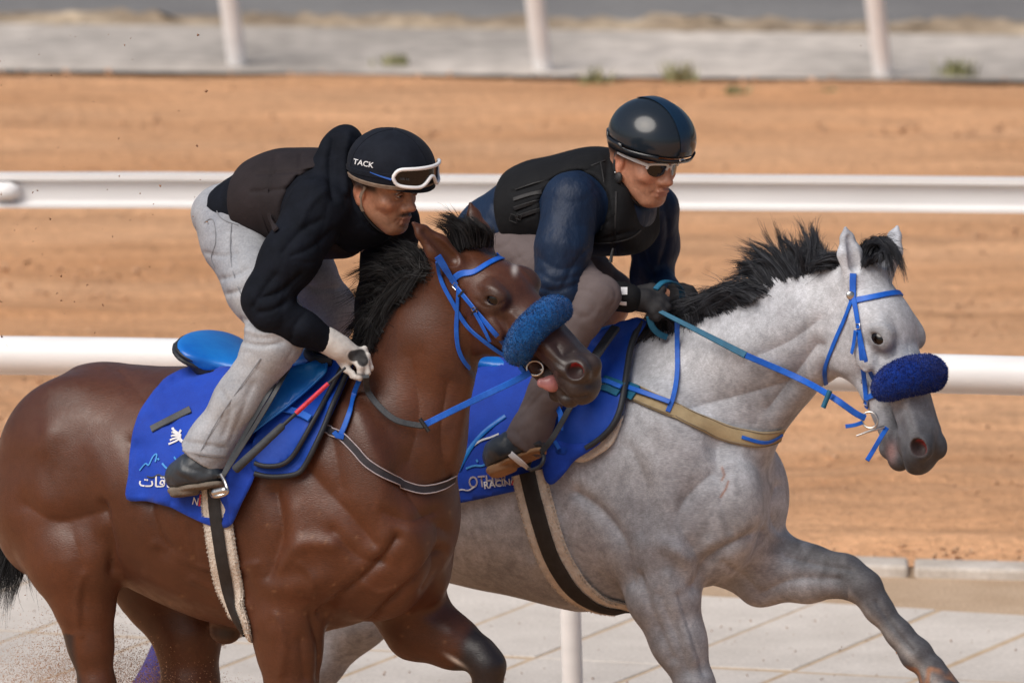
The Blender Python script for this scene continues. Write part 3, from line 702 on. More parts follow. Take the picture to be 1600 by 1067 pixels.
# ---------------------------------------------------------------- coats
def mixc(a, b, t): return a * (1 - t[:, None]) + np.asarray(b)[None, :] * t[:, None]
def sstep(x, a, b): t = np.clip((x - a) / (b - a), 0, 1); return t * t * (3 - 2 * t)
def headcoord(hd, V): d = (V - hd.O) / hd.k; return d @ hd.h, d @ hd.s / hd.w, d @ hd.t / hd.w
def nostril(c, hd, h, s_, t, m, red):
    e = np.sqrt(((h - hd.NO[0]) / NR[0]) ** 2 + ((np.abs(s_) - hd.NO[1]) / NR[1]) ** 2 + ((t - hd.NO[2]) / NR[2]) ** 2)
    c = mixc(c, (.035, .022, .022), m * sstep(-e, -1.22, -1.08) * .9)
    return mixc(c, red, m * sstep(-e, -1.12, -1.04) * sstep(t - hd.NO[2] - .3 * (h - hd.NO[0]), -.004, .008) * (np.abs(s_) < hd.NO[1] - .006))
def bay_colours(V):
    px = proj(V); lo = B.loc(V); n1 = wnoise(V, 5, 11); n2 = wnoise(V, 14, 12)
    c = np.tile(A_(.076, .0255, .012), (len(V), 1)) * (1 + .14 * n1 + .05 * n2)[:, None]
    # darker along the topline, warmer on the lower thigh and chest
    c = mixc(c, (.060, .024, .016), .55 * sstep(lo[:, 2], 1.30, 1.62) * (px[:, 0] < 620)); c = mixc(c, (.105, .034, .014), .35 * sstep(n1, .1, .9))
    h, s_, t = headcoord(BH, V); onhead = (h > -.02) & (h < .75) & (np.abs(s_) < .2) & (px[:, 0] > 680) & (np.abs(t + .02) < .2)
    c = mixc(c, (.058, .022, .014), onhead * .75 * sstep(h, .10, .30)); c = mixc(c, (.030, .022, .021), onhead * sstep(h + .05 * n2 * .5, .36, .50) * .95)
    c = mixc(c, (.026, .017, .015), onhead * np.exp(-(((h - BH.EY[0]) / .06) ** 2 + ((t - BH.EY[1]) / .05) ** 2)) * (np.abs(s_) > .05) * .75)
    c = mixc(c, (.55, .50, .47), onhead * np.exp(-(((px[:, 0] - 804) / 4.5) ** 2 + ((px[:, 1] - 421) / 8) ** 2)) * .8)       # small star
    c = nostril(c, BH, h, s_, t, onhead, (.36, .028, .03))
    # black points
    far = lo[:, 1] < 0
    blk = np.zeros(len(V))
    blk = np.maximum(blk, (far & (px[:, 0] > 560)) * sstep(px[:, 0] + .5 * (px[:, 1] - 1000) + 6 * n2, 718, 745) * (px[:, 1] > 955))
    blk = np.maximum(blk, ((px[:, 0] < 620) & (px[:, 1] > 1050)) * sstep(px[:, 1] + 8 * n2, 1078, 1110))
    blk = np.maximum(blk, (~far & (px[:, 0] < 200) & (px[:, 1] > 990)) * sstep(-px[:, 0] + 6 * n2 + .25 * (px[:, 1] - 1030), -128, -118))
    c = mixc(c, (.016, .014, .016), blk * .96)
    c = mixc(c, (.7, .66, .62), np.exp(-(((px[:, 0] - 712) / 12) ** 2 + ((px[:, 1] - 1032 - (px[:, 0] - 712) * .6) / 3.5) ** 2)) * far * .9)
    c = mixc(c, (.022, .016, .015), np.exp(-(((px[:, 0] - 352) / 26) ** 2 + ((px[:, 1] - 990) / 16) ** 2)) * (np.abs(lo[:, 1]) < .08))
    # dried sand thrown onto the coat
    dust = np.zeros(len(V)); r = np.random.default_rng(3)
    for _ in range(60):
        x, y = r.uniform(240, 720), r.uniform(800, 1040); dust = np.maximum(dust, np.exp(-(((px[:, 0] - x) / r.uniform(1.5, 3.4)) ** 2 + ((px[:, 1] - y) / r.uniform(1.5, 3)) ** 2)) * r.uniform(.2, .6))
    c = mixc(c, (.36, .19, .10), dust * .6)
    return np.clip(c, .008, 1)
def grey_colours(V):
    px = proj(V); lo = Gy.loc(V); n1 = wnoise(V, 6, 21); n2 = wnoise(V, 15, 22); n3 = wnoise(V, 34, 23)
    c = np.tile(A_(.385, .405, .45), (len(V), 1)) * (1 + .12 * n1 + .16 * n2 + .12 * n3)[:, None]
    dk = A_(.125, .125, .14)
    c = mixc(c, dk * 1.5, .5 * sstep(n2 + n3 * .6, .15, 1.0))
    # dark patches on shoulder, belly, leg coat; highlights painted into neck and head
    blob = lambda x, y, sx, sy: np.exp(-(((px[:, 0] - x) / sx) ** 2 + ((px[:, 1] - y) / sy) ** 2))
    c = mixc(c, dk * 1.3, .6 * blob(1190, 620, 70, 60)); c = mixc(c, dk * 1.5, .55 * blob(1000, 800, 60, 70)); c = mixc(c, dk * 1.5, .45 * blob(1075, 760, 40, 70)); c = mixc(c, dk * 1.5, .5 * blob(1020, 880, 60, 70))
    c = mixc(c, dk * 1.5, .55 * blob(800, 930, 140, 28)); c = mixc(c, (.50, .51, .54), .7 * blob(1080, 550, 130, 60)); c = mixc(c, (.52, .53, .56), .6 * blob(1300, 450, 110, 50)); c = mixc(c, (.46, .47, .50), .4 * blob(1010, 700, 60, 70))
    far = lo[:, 1] < -.02
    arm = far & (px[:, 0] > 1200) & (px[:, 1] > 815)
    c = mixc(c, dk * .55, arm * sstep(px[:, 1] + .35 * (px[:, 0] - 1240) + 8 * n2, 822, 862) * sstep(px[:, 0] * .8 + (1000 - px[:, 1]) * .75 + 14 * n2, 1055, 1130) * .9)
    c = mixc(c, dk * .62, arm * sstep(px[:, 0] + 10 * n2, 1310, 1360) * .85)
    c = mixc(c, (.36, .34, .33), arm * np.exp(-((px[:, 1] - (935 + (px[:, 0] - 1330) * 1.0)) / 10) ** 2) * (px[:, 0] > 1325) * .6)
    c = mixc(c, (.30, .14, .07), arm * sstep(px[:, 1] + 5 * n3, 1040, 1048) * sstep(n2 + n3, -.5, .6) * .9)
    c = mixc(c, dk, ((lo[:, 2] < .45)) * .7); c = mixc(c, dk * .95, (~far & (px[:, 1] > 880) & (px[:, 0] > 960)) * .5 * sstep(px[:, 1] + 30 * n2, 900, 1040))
    h, s_, t = headcoord(GH, V); onhead = (h > -.06) & (h < .75) & (np.abs(s_) < .2) & (px[:, 0] > 1260) & (np.abs(t + .02) < .2) & (px[:, 1] < 760)
    c = mixc(c, (.46, .47, .50), onhead * .6 * (h < .4)); c = mixc(c, (.10, .105, .122), onhead * sstep(h + .02 * n2, .34, .52) * .9); c = mixc(c, (.032, .033, .039), onhead * sstep(h + .012 * n2, .47, .585) * .93)
    c = mixc(c, (.10, .10, .11), onhead * np.exp(-(((h - GH.EY[0]) / .048) ** 2 + ((t - GH.EY[1]) / .032) ** 2)) * (np.abs(s_) > .05) * .85)
    c = mixc(c, (.30, .17, .16), onhead * np.exp(-(((px[:, 0] - 1393) / 8) ** 2 + ((px[:, 1] - 706) / 16) ** 2)) * .8)
    c = nostril(c, GH, h, s_, t, onhead, (.30, .05, .05))
    # scratches on the chest
    for pth in (((1128, 730), (1132, 742), (1128, 750)), ((1138, 752), (1134, 764), (1126, 776))):
        c = mixc(c, (.26, .11, .06), np.exp(-(polydist(px, pth) / 1.8) ** 2) * .8)
    return np.clip(c, .01, 1)
def coat_mat(name, rough, sheen, hair, speck):
    n = N(name); v = coords(n)
    at = n.n('ShaderNodeVertexColor', layer_name='Col')
    a = n.n('ShaderNodeTexNoise', Scale=170, Detail=4); n.l(v, a.inputs['Vector'])
    mp = n.n('ShaderNodeMapping'); mp.inputs['Rotation'].default_value = (0, rad(38), rad(-28)); mp.inputs['Scale'].default_value = (60, 420, 420); n.l(v, mp.inputs[0])
    hn = n.n('ShaderNodeTexNoise', Scale=1.0, Detail=3); n.l(mp.outputs[0], hn.inputs['Vector'])
    mr = n.n('ShaderNodeMapRange'); mr.inputs[1].default_value = .3; mr.inputs[2].default_value = .7; mr.inputs[3].default_value = 1 - hair; mr.inputs[4].default_value = 1 + hair
    n.l(hn.outputs[0], mr.inputs[0])
    m2 = n.n('ShaderNodeVectorMath', operation='SCALE'); n.l(at.outputs[0], m2.inputs[0]); n.l(mr.outputs[0], m2.inputs['Scale'])
    col = m2.outputs[0]
    for sc, am in ((speck[0], speck[1]), (speck[2], speck[3])):
        tn = n.n('ShaderNodeTexNoise', Scale=sc, Detail=4, Roughness=.65); n.l(v, tn.inputs['Vector'])
        m3 = n.n('ShaderNodeMapRange'); m3.inputs[1].default_value = .34; m3.inputs[2].default_value = .66; m3.inputs[3].default_value = 1 - am; m3.inputs[4].default_value = 1 + am
        n.l(tn.outputs[0], m3.inputs[0]); m4 = n.n('ShaderNodeVectorMath', operation='SCALE'); n.l(col, m4.inputs[0]); n.l(m3.outputs[0], m4.inputs['Scale']); col = m4.outputs[0]
    n.l(col, n.b.inputs['Base Color'])
    b = n.n('ShaderNodeBump', Strength=.32, Distance=.003); n.l(hn.outputs[0], b.inputs['Height'])
    t3 = n.n('ShaderNodeTexNoise', Scale=26, Detail=4); n.l(v, t3.inputs['Vector'])
    b2 = n.n('ShaderNodeBump', Strength=.12, Distance=.005); n.l(t3.outputs[0], b2.inputs['Height']); n.l(b.outputs[0], b2.inputs['Normal']); n.l(b2.outputs[0], n.b.inputs['Normal'])
    r = n.n('ShaderNodeMapRange'); r.inputs[1].default_value = .3; r.inputs[2].default_value = .7; r.inputs[3].default_value = rough - .08; r.inputs[4].default_value = rough + .1
    n.l(t3.outputs[0], r.inputs[0]); n.l(r.outputs[0], n.b.inputs['Roughness'])
    n.b.inputs['Specular IOR Level'].default_value = .45; n.b.inputs['Sheen Weight'].default_value = sheen; n.b.inputs['Sheen Roughness'].default_value = .4
    return n.m
M['bay'] = coat_mat('bay coat', .38, .03, .16, (9, .10, 45, .06)); M['greycoat'] = coat_mat('dappled grey coat', .6, .04, .2, (20, .15, 70, .13))
bay_horse = empty('horse', B.O); tag(bay_horse, 'glossy bay horse galloping with its tongue out, ears back, black mane', 'horse')
bay_body = mesh_obj('body', BV, BF, M['bay'], bay_horse, cols=bay_colours(BV))
grey_horse = empty('horse', Gy.O); tag(grey_horse, 'dappled grey horse galloping with a foreleg stretched out, dark windswept mane', 'horse')
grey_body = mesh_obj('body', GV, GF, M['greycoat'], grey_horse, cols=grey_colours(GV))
BT = bvh_of(BV, BF); GT = bvh_of(GV, GF)

def gloss(name, c, rough=.05, coat=.5):
    n = N(name); n.b.inputs['Base Color'].default_value = rgba(c); n.set(Roughness=rough); n.b.inputs['Coat Weight'].default_value = coat; return n.m
M['eye'] = gloss('dark wet eye', (.004, .0025, .002), .06, 0)
for hd, par in ((BH, bay_horse), (GH, grey_horse)):
    for q in (1, -1):
        ellmesh('eye', hd.p(hd.EY[0], q * (hd.EY[2] - .019), hd.EY[1]), (nrm(hd.h * .8 + hd.t * .6), hd.s, nrm(hd.t * .8 - hd.h * .6)), (.036 * hd.k, .031 * hd.k, .029 * hd.k), M['eye'], par)

# ================================================================== RIDERS
class HH:
    """axes of a rider's head: f face forward, s the rider's right (seen) side, u crown"""
    def __init__(s, c, yaw, pitch, roll=0.0, k=1.06):
        f = CR * math.cos(yaw) - A_(0, 1, 0) * math.sin(yaw); side = -A_(0, 1, 0) * math.cos(yaw) - CR * math.sin(yaw); u = UP.copy()
        s.f = nrm(f * math.cos(pitch) - u * math.sin(pitch)); u = nrm(u * math.cos(pitch) + f * math.sin(pitch))
        s.s = nrm(side * math.cos(roll) + u * math.sin(roll)); s.u = nrm(u * math.cos(roll) - side * math.sin(roll))
        s.c = np.asarray(c, float); s.k = k; s.X = (s.f, s.s, s.u)
    def p(s, f, sd, u): return s.c + (s.f * f + s.s * sd + s.u * u) * s.k
    def co(s, V): d = (np.asarray(V) - s.c) / s.k; return d @ s.f, d @ s.s, d @ s.u
def human_head(F, h, jaw=1.0, lips=1.0):
    k = h.k
    E = lambda c, r, kk=.012, op=1: F.ell(h.p(*c), h.X, tuple(q * k for q in r), kk, op)
    C = lambda a, ra, b, rb, kk=.01, op=1: F.cap(h.p(*a), h.p(*b), ra * k, rb * k, kk, op)
    E((-.012, 0, .035), (.100, .078, .088), .03)                 # skull
    E((.030, 0, -.010), (.066, .064, .085), .03)                 # face block
    E((.052, 0, -.062), (.044, .046, .048), .03)                 # maxilla, mouth mound
    E((.070, 0, -.098), (.022, .024 * jaw, .020), .022)          # chin
    for q in (1, -1):
        C((.000, q * .056, -.045), .020, (.060, q * .022, -.098), .016, .03)     # jaw line
        E((.060, q * .043, -.028), (.024, .022, .020), .02)      # cheekbone
        C((.094, q * .012, .022), .011, (.080, q * .048, .020), .010, .014)      # brow ridge
        E((.088, q * .032, -.002), (.015, .018, .012), .012, -1) # socket
        E((.077, q * .032, -.002), (.0165, .0165, .0165), .006)   # lid ball
        E((.100, q * .0125, -.040), (.013, .0105, .010), .008)   # nostril wings
        E((.104, q * .0075, -.0475), (.006, .0045, .004), .003, -1)
    C((.092, 0, .012), .010, (.108, 0, -.028), .0115, .012)       # nose bridge
    E((.113, 0, -.036), (.013, .0115, .0105), .008)              # tip
    C((.097, -.016, -.0655), .0055 * lips, (.097, .016, -.0655), .0055 * lips, .006)  # upper lip
    E((.0985, 0, -.0645), (.007, .012, .005), .006)
    C((.093, -.013, -.078), .0062 * lips, (.093, .013, -.078), .0062 * lips, .007)
    C((.106, -.026, -.0715), .0022, (.106, .026, -.0715), .0022, .004, -1)
    for q in (1, -1): C((.092, q * .028, -.070), .003, (.088, q * .030, -.074), .003, .005, -1)
    for q in (1, -1):                                             # ears
        E((-.008, q * .078, -.008), (.020, .009, .032), .008); E((-.005, q * .078, -.036), (.011, .007, .010), .006)
        E((-.003, q * .088, -.006), (.009, .007, .017), .005, -1)
    return F

FABRIC = dict(bump=.25, bscale=30, bdist=.008)
M['blackcloth'] = make_mat('black navy jersey', (.0035, .005, .009), (.006, .008, .014), .85, 20, 4, .35, 45, .15, sheen=.0, bdist=.006)
M['vestbrown'] = make_mat('dark brown padded vest', (.0125, .0088, .0105), (.019, .0138, .016), .82, 12, 4, .3, 50, .3, bdist=.006)
M['vestblack'] = make_mat('black padded vest', (.003, .0035, .005), (.006, .0065, .008), .8, 12, 4, .3, 50, .25, bdist=.006)
M['navy'] = make_mat('navy windbreaker nylon', (.004, .014, .040), (.006, .020, .055), .56, 9, 4, .8, 16, .3, bdist=.016, stretch=(1, 1, .4), rot=(0, .6, 0))
M['denim'] = make_mat('washed grey denim', (.26, .272, .30), (.36, .375, .405), .85, 9, 6, .25, 220, .25, attr=True, fine=(160, .12))
M['mauve'] = make_mat('mauve grey riding trousers', (.105, .083, .084), (.135, .108, .108), .8, 8, 4, .3, 30, .3, bdist=.006)
M['skin'] = make_mat('skin', (1, 1, 1), None, .46, 30, 3, .12, 260, .4, attr=True, bdist=.001)
for mm in ('skin',):
    b = M[mm].node_tree.nodes['Principled BSDF']; b.inputs['Subsurface Weight'].default_value = .12; b.inputs['Subsurface Radius'].default_value = (.012, .005, .003); b.inputs['Subsurface Scale'].default_value = .6
M['hairdark'] = make_mat('dark hair', (.012, .009, .008), (.02, .015, .013), .6, 60, 3, .5, 300, .4)
M['glove'] = make_mat('pale grey leather glove', (.50, .48, .46), (.62, .60, .57), .7, 14, 5, .4, 60, .3, attr=True, bdist=.004)
M['blackglove'] = make_mat('black glove', (.012, .012, .014), (.02, .02, .023), .75, 14, 5, .4, 60, .3, bdist=.004)
M['leatherbk'] = make_mat('worn dark boot leather', (.020, .026, .034), (.040, .050, .062), .42, 8, 5, .3, 40, .5, bdist=.004)
M['sole'] = make_mat('dusty boot sole', (.12, .10, .08), (.20, .17, .14), .9, 18, 5, .4, 60, .2)
M['tansole'] = make_mat('tan boot sole', (.22, .12, .06), (.34, .20, .11), .85, 14, 5, .4, 60, .2)
M['velvet'] = make_mat('black navy helmet cover', (.004, .006, .012), (.007, .010, .018), .8, 30, 3, .2, 300, .18, sheen=.03)
M['carbon'] = gloss('glossy carbon helmet', (.014, .020, .028), .17, .0)
M['carbonrim'] = gloss('dark helmet rim', (.010, .011, .014), .25, .2)
M['bluegloss'] = gloss('blue helmet band', (.006, .022, .050), .3, .0)
M['lens'] = gloss('mirrored dark lens', (.003, .003, .004), .08, 0)
M['whiteplastic'] = make_mat('white plastic frame', (.74, .75, .77), (.80, .81, .83), .35, 10)
M['tanstrap'] = make_mat('tan webbing', (.16, .11, .08), (.22, .16, .12), .8, 60)
M['black'] = make_mat('black webbing', (.010, .010, .011), (.018, .018, .02), .6, 40, 3, .2, 120)
M['silver'] = make_mat('worn steel', (.55, .54, .52), (.66, .65, .63), .28, 30, 4, .1, 80, metal=1.0)
M['eyewhite'] = gloss('eye white', (.55, .50, .46), .15); M['printwhite'] = make_mat('white print', (.62, .63, .66), (.72, .73, .75), .7, 40)
M['seam'] = make_mat('seam thread', (.17, .178, .20), (.21, .22, .24), .9, 60)

def creases(V, F, amp, sc, seed, stretch=(1, 1, 1)):
    """cloth: broad soft folds with sharp valleys between them"""
    Nn = normals(V, F); A = V * np.asarray(stretch); w = A + .05 * np.stack([wnoise(A, 5, seed + k) for k in (5, 6, 7)], 1)
    d = -amp * ridged(w, sc, seed, 4) - amp * .6 * ridged(w, sc * 1.9, seed + 1, 5) + amp * .5 * wnoise(w, sc * .7, seed + 2)
    return (V + Nn * d[:, None]).astype(np.float32)
def wrinkle(V, F, amp, sc, seed, stretch=(1, 1, 1)):
    Nn = normals(V, F); Vn = V * np.asarray(stretch)
    d = amp * (np.abs(wnoise(Vn, sc, seed)) - .4) + amp * .5 * wnoise(Vn, sc * 2.3, seed + 1)
    return (V + Nn * d[:, None]).astype(np.float32)
def facecolor(h, V, base, lipc, brow=1.0, stubble=.0, moustache=0.0, hair=.9):
    f, s, u = h.co(V); c = np.tile(A_(*base), (len(V), 1)) * (1 + .06 * wnoise(V, 60, 5))[:, None]
    g = lambda cf, cs, cu, rf, rs, ru: np.exp(-(((f - cf) / rf) ** 2 + ((np.abs(s) - cs) / rs) ** 2 + ((u - cu) / ru) ** 2))
    c = mixc(c, A_(*base) * A_(1.18, .82, .75), .5 * g(.07, .042, -.035, .04, .025, .02)); c = mixc(c, A_(*base) * A_(1.2, .75, .7), .5 * g(.113, 0, -.038, .015, .012, .012)); c = mixc(c, A_(*base) * A_(1.2, .75, .7), .5 * g(-.008, .078, -.01, .03, .02, .04))
    c = mixc(c, (.014, .010, .009), hair * sstep(u, -.012, .010) * sstep(-f, -.050, -.034) * (np.abs(s) > .04)); c = mixc(c, A_(*base) * .55, .5 * g(.088, .032, -.010, .02, .020, .006)); c = mixc(c, A_(*base) * .72, .35 * g(.085, .030, -.055, .03, .007, .018))
    c = c * (1 + .10 * wnoise(V, 220, 15))[:, None]
    c = mixc(c, lipc, .85 * g(.096, 0, -.071, .02, .021, .0105))
    c = mixc(c, (.05, .03, .022), stubble * g(.06, .02, -.085, .05, .06, .03))
    c = mixc(c, (.018, .013, .011), moustache * g(.10, .014, -.0575, .03, .016, .0055)); c = mixc(c, (.018, .013, .011), moustache * .5 * g(.085, 0, -.092, .03, .008, .010))
    c = mixc(c, (.016, .012, .010), .92 * brow * g(.092, .030, .0205, .03, .021, .0048)); c = mixc(c, (.03, .02, .016), .55 * g(.09, .032, -.002, .02, .020, .010))
    return np.clip(c, .005, 1)
def boot(name, heel, toe, ankle, shin, par, upper, sole):
    """heel, toe: ends of the sole; ankle: middle of the joint; shin: a point up the leg"""
    a = nrm(toe - heel); L = np.linalg.norm(toe - heel); u = ankle - heel; u = nrm(u - a * (u @ a)); s = np.cross(a, u)
    f = Field(); f.seg(heel + u * .040 + a * .025, heel + u * .045 + a * L * .45, s, (.034, .042), (.040, .040), .03); f.seg(heel + u * .045 + a * L * .45, toe + u * .032 - a * .03, s, (.043, .038), (.036, .026), .03)
    f.cap(ankle, ankle + nrm(shin - ankle) * .10, .040, .038, .05); f.cap(heel + u * .045 + a * .05, ankle, .040, .042, .04); f.half(heel + u * .010, -u, .006)
    V, Fc = f.mesh(.0055); V = wrinkle(V, Fc, .003, 30, 71)
    o = mesh_obj(name, V, Fc, upper, par)
    f = Field(); f.seg(heel + a * .020, heel + a * L * .45, s, (.036, .030), (.037, .030), .01); f.seg(heel + a * L * .45, toe - a * .03, s, (.043, .030), (.037, .030), .02)
    f.half(heel + u * .012, u, .003); f.half(heel - u * .004, -u, .003); f.seg(heel + a * .022 - u * .008, heel + a * .060 - u * .008, s, (.034, .020), (.032, .020), .004); f.half(heel + u * .0125, u, .003); f.half(heel - u * .018, -u, .003)
    V, Fc = f.mesh(.0055); mesh_obj('sole', V, Fc, sole, o); return o
def hand(f, wrist, knuckle, kn, mid, tip, thumb, r=.0105, palm=.032):
    f.cap(wrist, knuckle, palm * .9, palm, .03)
    for a, b, c in zip(kn, mid, tip):
        f.cap(knuckle * .35 + a * .65, a, r * 1.25, r * 1.15, .012); f.cap(a, b, r * 1.12, r, .006); f.cap(b, c, r, r * .85, .005)
    f.cap(thumb[0], thumb[1], r * 1.5, r * 1.2, .015); f.cap(thumb[1], thumb[2], r * 1.15, r * .95, .006)

# ---------------------------------------------------------------- rider of the bay horse
Q = B.Q
r1 = empty('person', B.H(-.15, 0, 1.55)); tag(r1, 'rider in black hooded jacket, brown vest and grey jeans crouching on the bay horse', 'person')
H1 = HH(Q(594, 289, .03), rad(38), rad(9), rad(-3), 1.10)
RL1 = nrm(A_(-math.sin(rad(36)), -math.cos(rad(36)), .10))            # his right
def body1():
    f = Field(); human_head(f, H1, .95)
    f.seg(H1.p(-.03, 0, -.03), Q(553, 318, .02), H1.s, (.052, .056), (.055, .06), .03)
    f.tube([(Q(553, 318, .02), .06, .06), (Q(510, 325, 0), .14, .09), (Q(440, 318, 0), .13, .09), (Q(380, 345, 0), .13, .09)], RL1, .05)
    f.chain([(Q(492, 330, .17), .055), (Q(410, 478, .34), .036), (Q(470, 514, .30), .034), (Q(514, 534, .23), .027)], .03); f.chain([(Q(600, 350, -.16), .05), (Q(592, 470, -.16), .035), (Q(570, 540, -.08), .028)], .03)
    f.chain([(Q(365, 375, .1), .07), (Q(448, 515, .29), .05), (Q(312, 715, .345), .035)], .03); f.chain([(Q(400, 365, -.1), .07), (Q(518, 485, -.27), .05), (Q(400, 690, -.33), .035)], .03)
    c = [f.loc(H1.p(a, b, d)) for a in (-.08, .13) for b in (-.095, .095) for d in (-.13, .06)]
    return f.mesh(.011, [(np.min(c, 0), np.max(c, 0), .0027)], smooth=1)
V, Fc = body1(); V = sculpt(V, Fc, [([(637, 333), (629, 341), (624, 350)], 2.2, -.0030), ([(612, 314), (620, 315), (628, 313)], 2.0, -.0018), ([(590, 330), (604, 340), (612, 350)], 6, -.0030), ([(600, 318), (610, 324)], 5, .0025), ([(626, 355), (634, 356)], 2, -.002), ([(628, 322), (634, 330)], 2, -.0015)]); mesh_obj('body', V, Fc, M['skin'], r1, cols=facecolor(H1, V, (.35, .175, .108), (.29, .10, .085), 1, .55, .95))
for q in (1, -1):
    e = ellmesh('eye', H1.p(.0795, q * .032, -.002), H1.X, (.0150 * H1.k,) * 3, M['eyewhite'], r1, 16, 12)
    d = nrm(H1.f * .9 + CR * .25 - A_(0, 1, 0) * .1)
    ellmesh('iris', H1.p(.0795, q * .032, -.002) + d * .0105 * H1.k, (d, H1.s, H1.u), (.006, .0068, .0068), M['eye'], e, 12, 8)
    # lids
    C0 = H1.p(.0795, q * .032, -.002)
    for sg, nm in ((1, 'upper_lid'), (-1, 'lower_lid')):
        pts = [C0 + (H1.f * math.cos(a) * math.cos(b) + H1.s * math.sin(a) + H1.u * math.sin(b) * math.cos(a)) * .0168 * H1.k for a in np.linspace(-1.15, 1.15, 9) for b in ((.36 if sg > 0 else -.45) * math.cos(a * 1.2),)]
        tube(nm, pts, [.001, .0022, .003, .0034, .0036, .0034, .003, .0022, .001], make_mat('lid', (.30, .14, .09), None, .5), r1, 6)
def jacket1():
    f = Field()
    f.tube([(Q(388, 330, 0), .162, .106), (Q(440, 314, 0), .165, .118), (Q(510, 322, .0), .185, .135), (Q(560, 335, .0), .15, .10)], RL1, .06)
    f.chain([(Q(497, 328, .17), .096), (Q(453, 403, .28), .083), (Q(416, 468, .335), .068), (Q(426, 490, .34), .056), (Q(470, 512, .30), .048), (Q(510, 532, .24), .040)], .035)
    f.chain([(Q(612, 352, -.17), .088), (Q(606, 410, -.18), .075), (Q(588, 475, -.16), .062), (Q(572, 540, -.09), .045)], .035)
    # collar and hood heap
    f.ell(Q(538, 262, .0), (nrm(A_(.85, -.5, .1)), nrm(A_(.5, .85, 0)), UP), (.055, .12, .115), .05)
    f.chain([(Q(528, 240, .05), .04), (Q(530, 300, .08), .052), (Q(552, 338, .05), .04)], .05); f.chain([(Q(552, 338, .05), .035), (Q(585, 362, .02), .03)], .03)
    f.ell(Q(545, 225, .0), (CR, A_(0, 1, 0), UP), (.045, .08, .05), .04)
    f.ell(H1.p(.01, 0, -.03), H1.X, (.12, .088, .10), .012, -1)
    f.cap(Q(524, 540, .22), Q(512, 533, .235), .05, .035, .006, -1)
    V, Fc = f.mesh(.0058, smooth=1); return V, Fc
V, Fc = jacket1(); V = creases(V, Fc, .0030, 8, 33, (1, 1, 1.7))
V = sculpt(V, Fc, [([(500, 345), (470, 360), (440, 395)], 7, -.008), ([(520, 360), (490, 385), (455, 400)], 6, -.007), ([(430, 430), (410, 455), (395, 480)], 6, -.006), ([(470, 430), (440, 455), (410, 465)], 6, -.009), ([(450, 470), (425, 485), (405, 488)], 5, -.008), ([(475, 490), (460, 510), (455, 530)], 5, -.005), ([(505, 300), (485, 320), (470, 350)], 6, .007), ([(395, 290), (380, 320), (390, 350)], 6, -.007), ([(365, 300), (372, 330), (400, 360)], 5, -.006), ([(520, 215), (515, 260), (522, 310)], 7, -.012), ([(545, 210), (538, 250), (540, 300)], 6, .008), ([(550, 300), (560, 335), (585, 360)], 6, -.008)])
mesh_obj('jacket', V, Fc, M['blackcloth'], r1); J1 = bvh_of(V, Fc)
def vest1():
    f = Field()
    f.tube([(Q(408, 322, 0), .178, .13), (Q(450, 310, 0), .178, .136), (Q(512, 320, .0), .196, .152), (Q(548, 332, .0), .155, .125)], RL1, .05)
    f.half(Q(397, 312, 0), -nrm(Q(520, 320, 0) - Q(380, 340, 0)), .02); f.half(Q(556, 335, 0), nrm(Q(560, 330, 0) - Q(440, 314, 0)), .03)
    f.chain([(Q(500, 318, .16), .106), (Q(452, 405, .30), .100), (Q(414, 470, .36), .09)], .02, -1); f.chain([(Q(625, 345, -.17), .100), (Q(606, 410, -.20), .09)], .02, -1)
    f.ell(H1.p(-.02, 0, -.08), H1.X, (.09, .07, .10), .02, -1)
    f.ell(Q(545, 240, .02), (CR, A_(0, 1, 0), UP), (.07, .14, .12), .02, -1)
    return f.mesh(.007, smooth=1)
V, Fc = vest1(); V = sculpt(V, Fc, [([(392, 300), (440, 296), (510, 292)], 3, -.006), ([(402, 272), (450, 268), (512, 266)], 3, -.006), ([(430, 245), (425, 270), (418, 300)], 3, -.005), ([(470, 242), (466, 268), (462, 290)], 3, -.005), ([(500, 380), (540, 372), (575, 380)], 3, -.007), ([(495, 355), (530, 350), (560, 352)], 3, -.006), ([(545, 340), (548, 380), (552, 405)], 3, -.008), ([(515, 385), (545, 395)], 6, .006)])
mesh_obj('vest', V, Fc, M['vestbrown'], r1); VS1 = bvh_of(V, Fc)
def jeans1():
    f = Field()
    f.ell(Q(388, 364, 0), (nrm(A_(.85, -.45, -.2)), RL1, UP), (.110, .165, .110), .05); f.ell(Q(373, 360, .07), (B.F, B.R, UP), (.080, .09, .095), .05)
    f.tube([(Q(368, 340, 0), .16, .10), (Q(398, 355, 0), .15, .10)], RL1, .05)
    f.chain([(Q(372, 382, .10), .104), (Q(402, 450, .20), .090), (Q(436, 510, .275), .080), (Q(425, 540, .30), .074), (Q(372, 625, .33), .066), (Q(332, 690, .345), .066), (Q(317, 712, .35), .072)], .045)
    f.chain([(Q(404, 370, -.10), .115), (Q(470, 425, -.20), .095), (Q(512, 482, -.27), .076), (Q(505, 510, -.30), .074), (Q(440, 610, -.33), .066), (Q(392, 690, -.345), .068)], .045)
    a = nrm(Q(317, 712, .35) - Q(372, 625, .33)); f.half(Q(314, 714, .35), a, .008)
    f.seg(Q(317, 722, .35), Q(332, 690, .345), None, (.055, .055), (.045, .045), .006, -1)
    return f.mesh(.0062, smooth=1)
V, Fc = jeans1(); V = creases(V, Fc, .0032, 10, 41, (1, 1, 1.3))
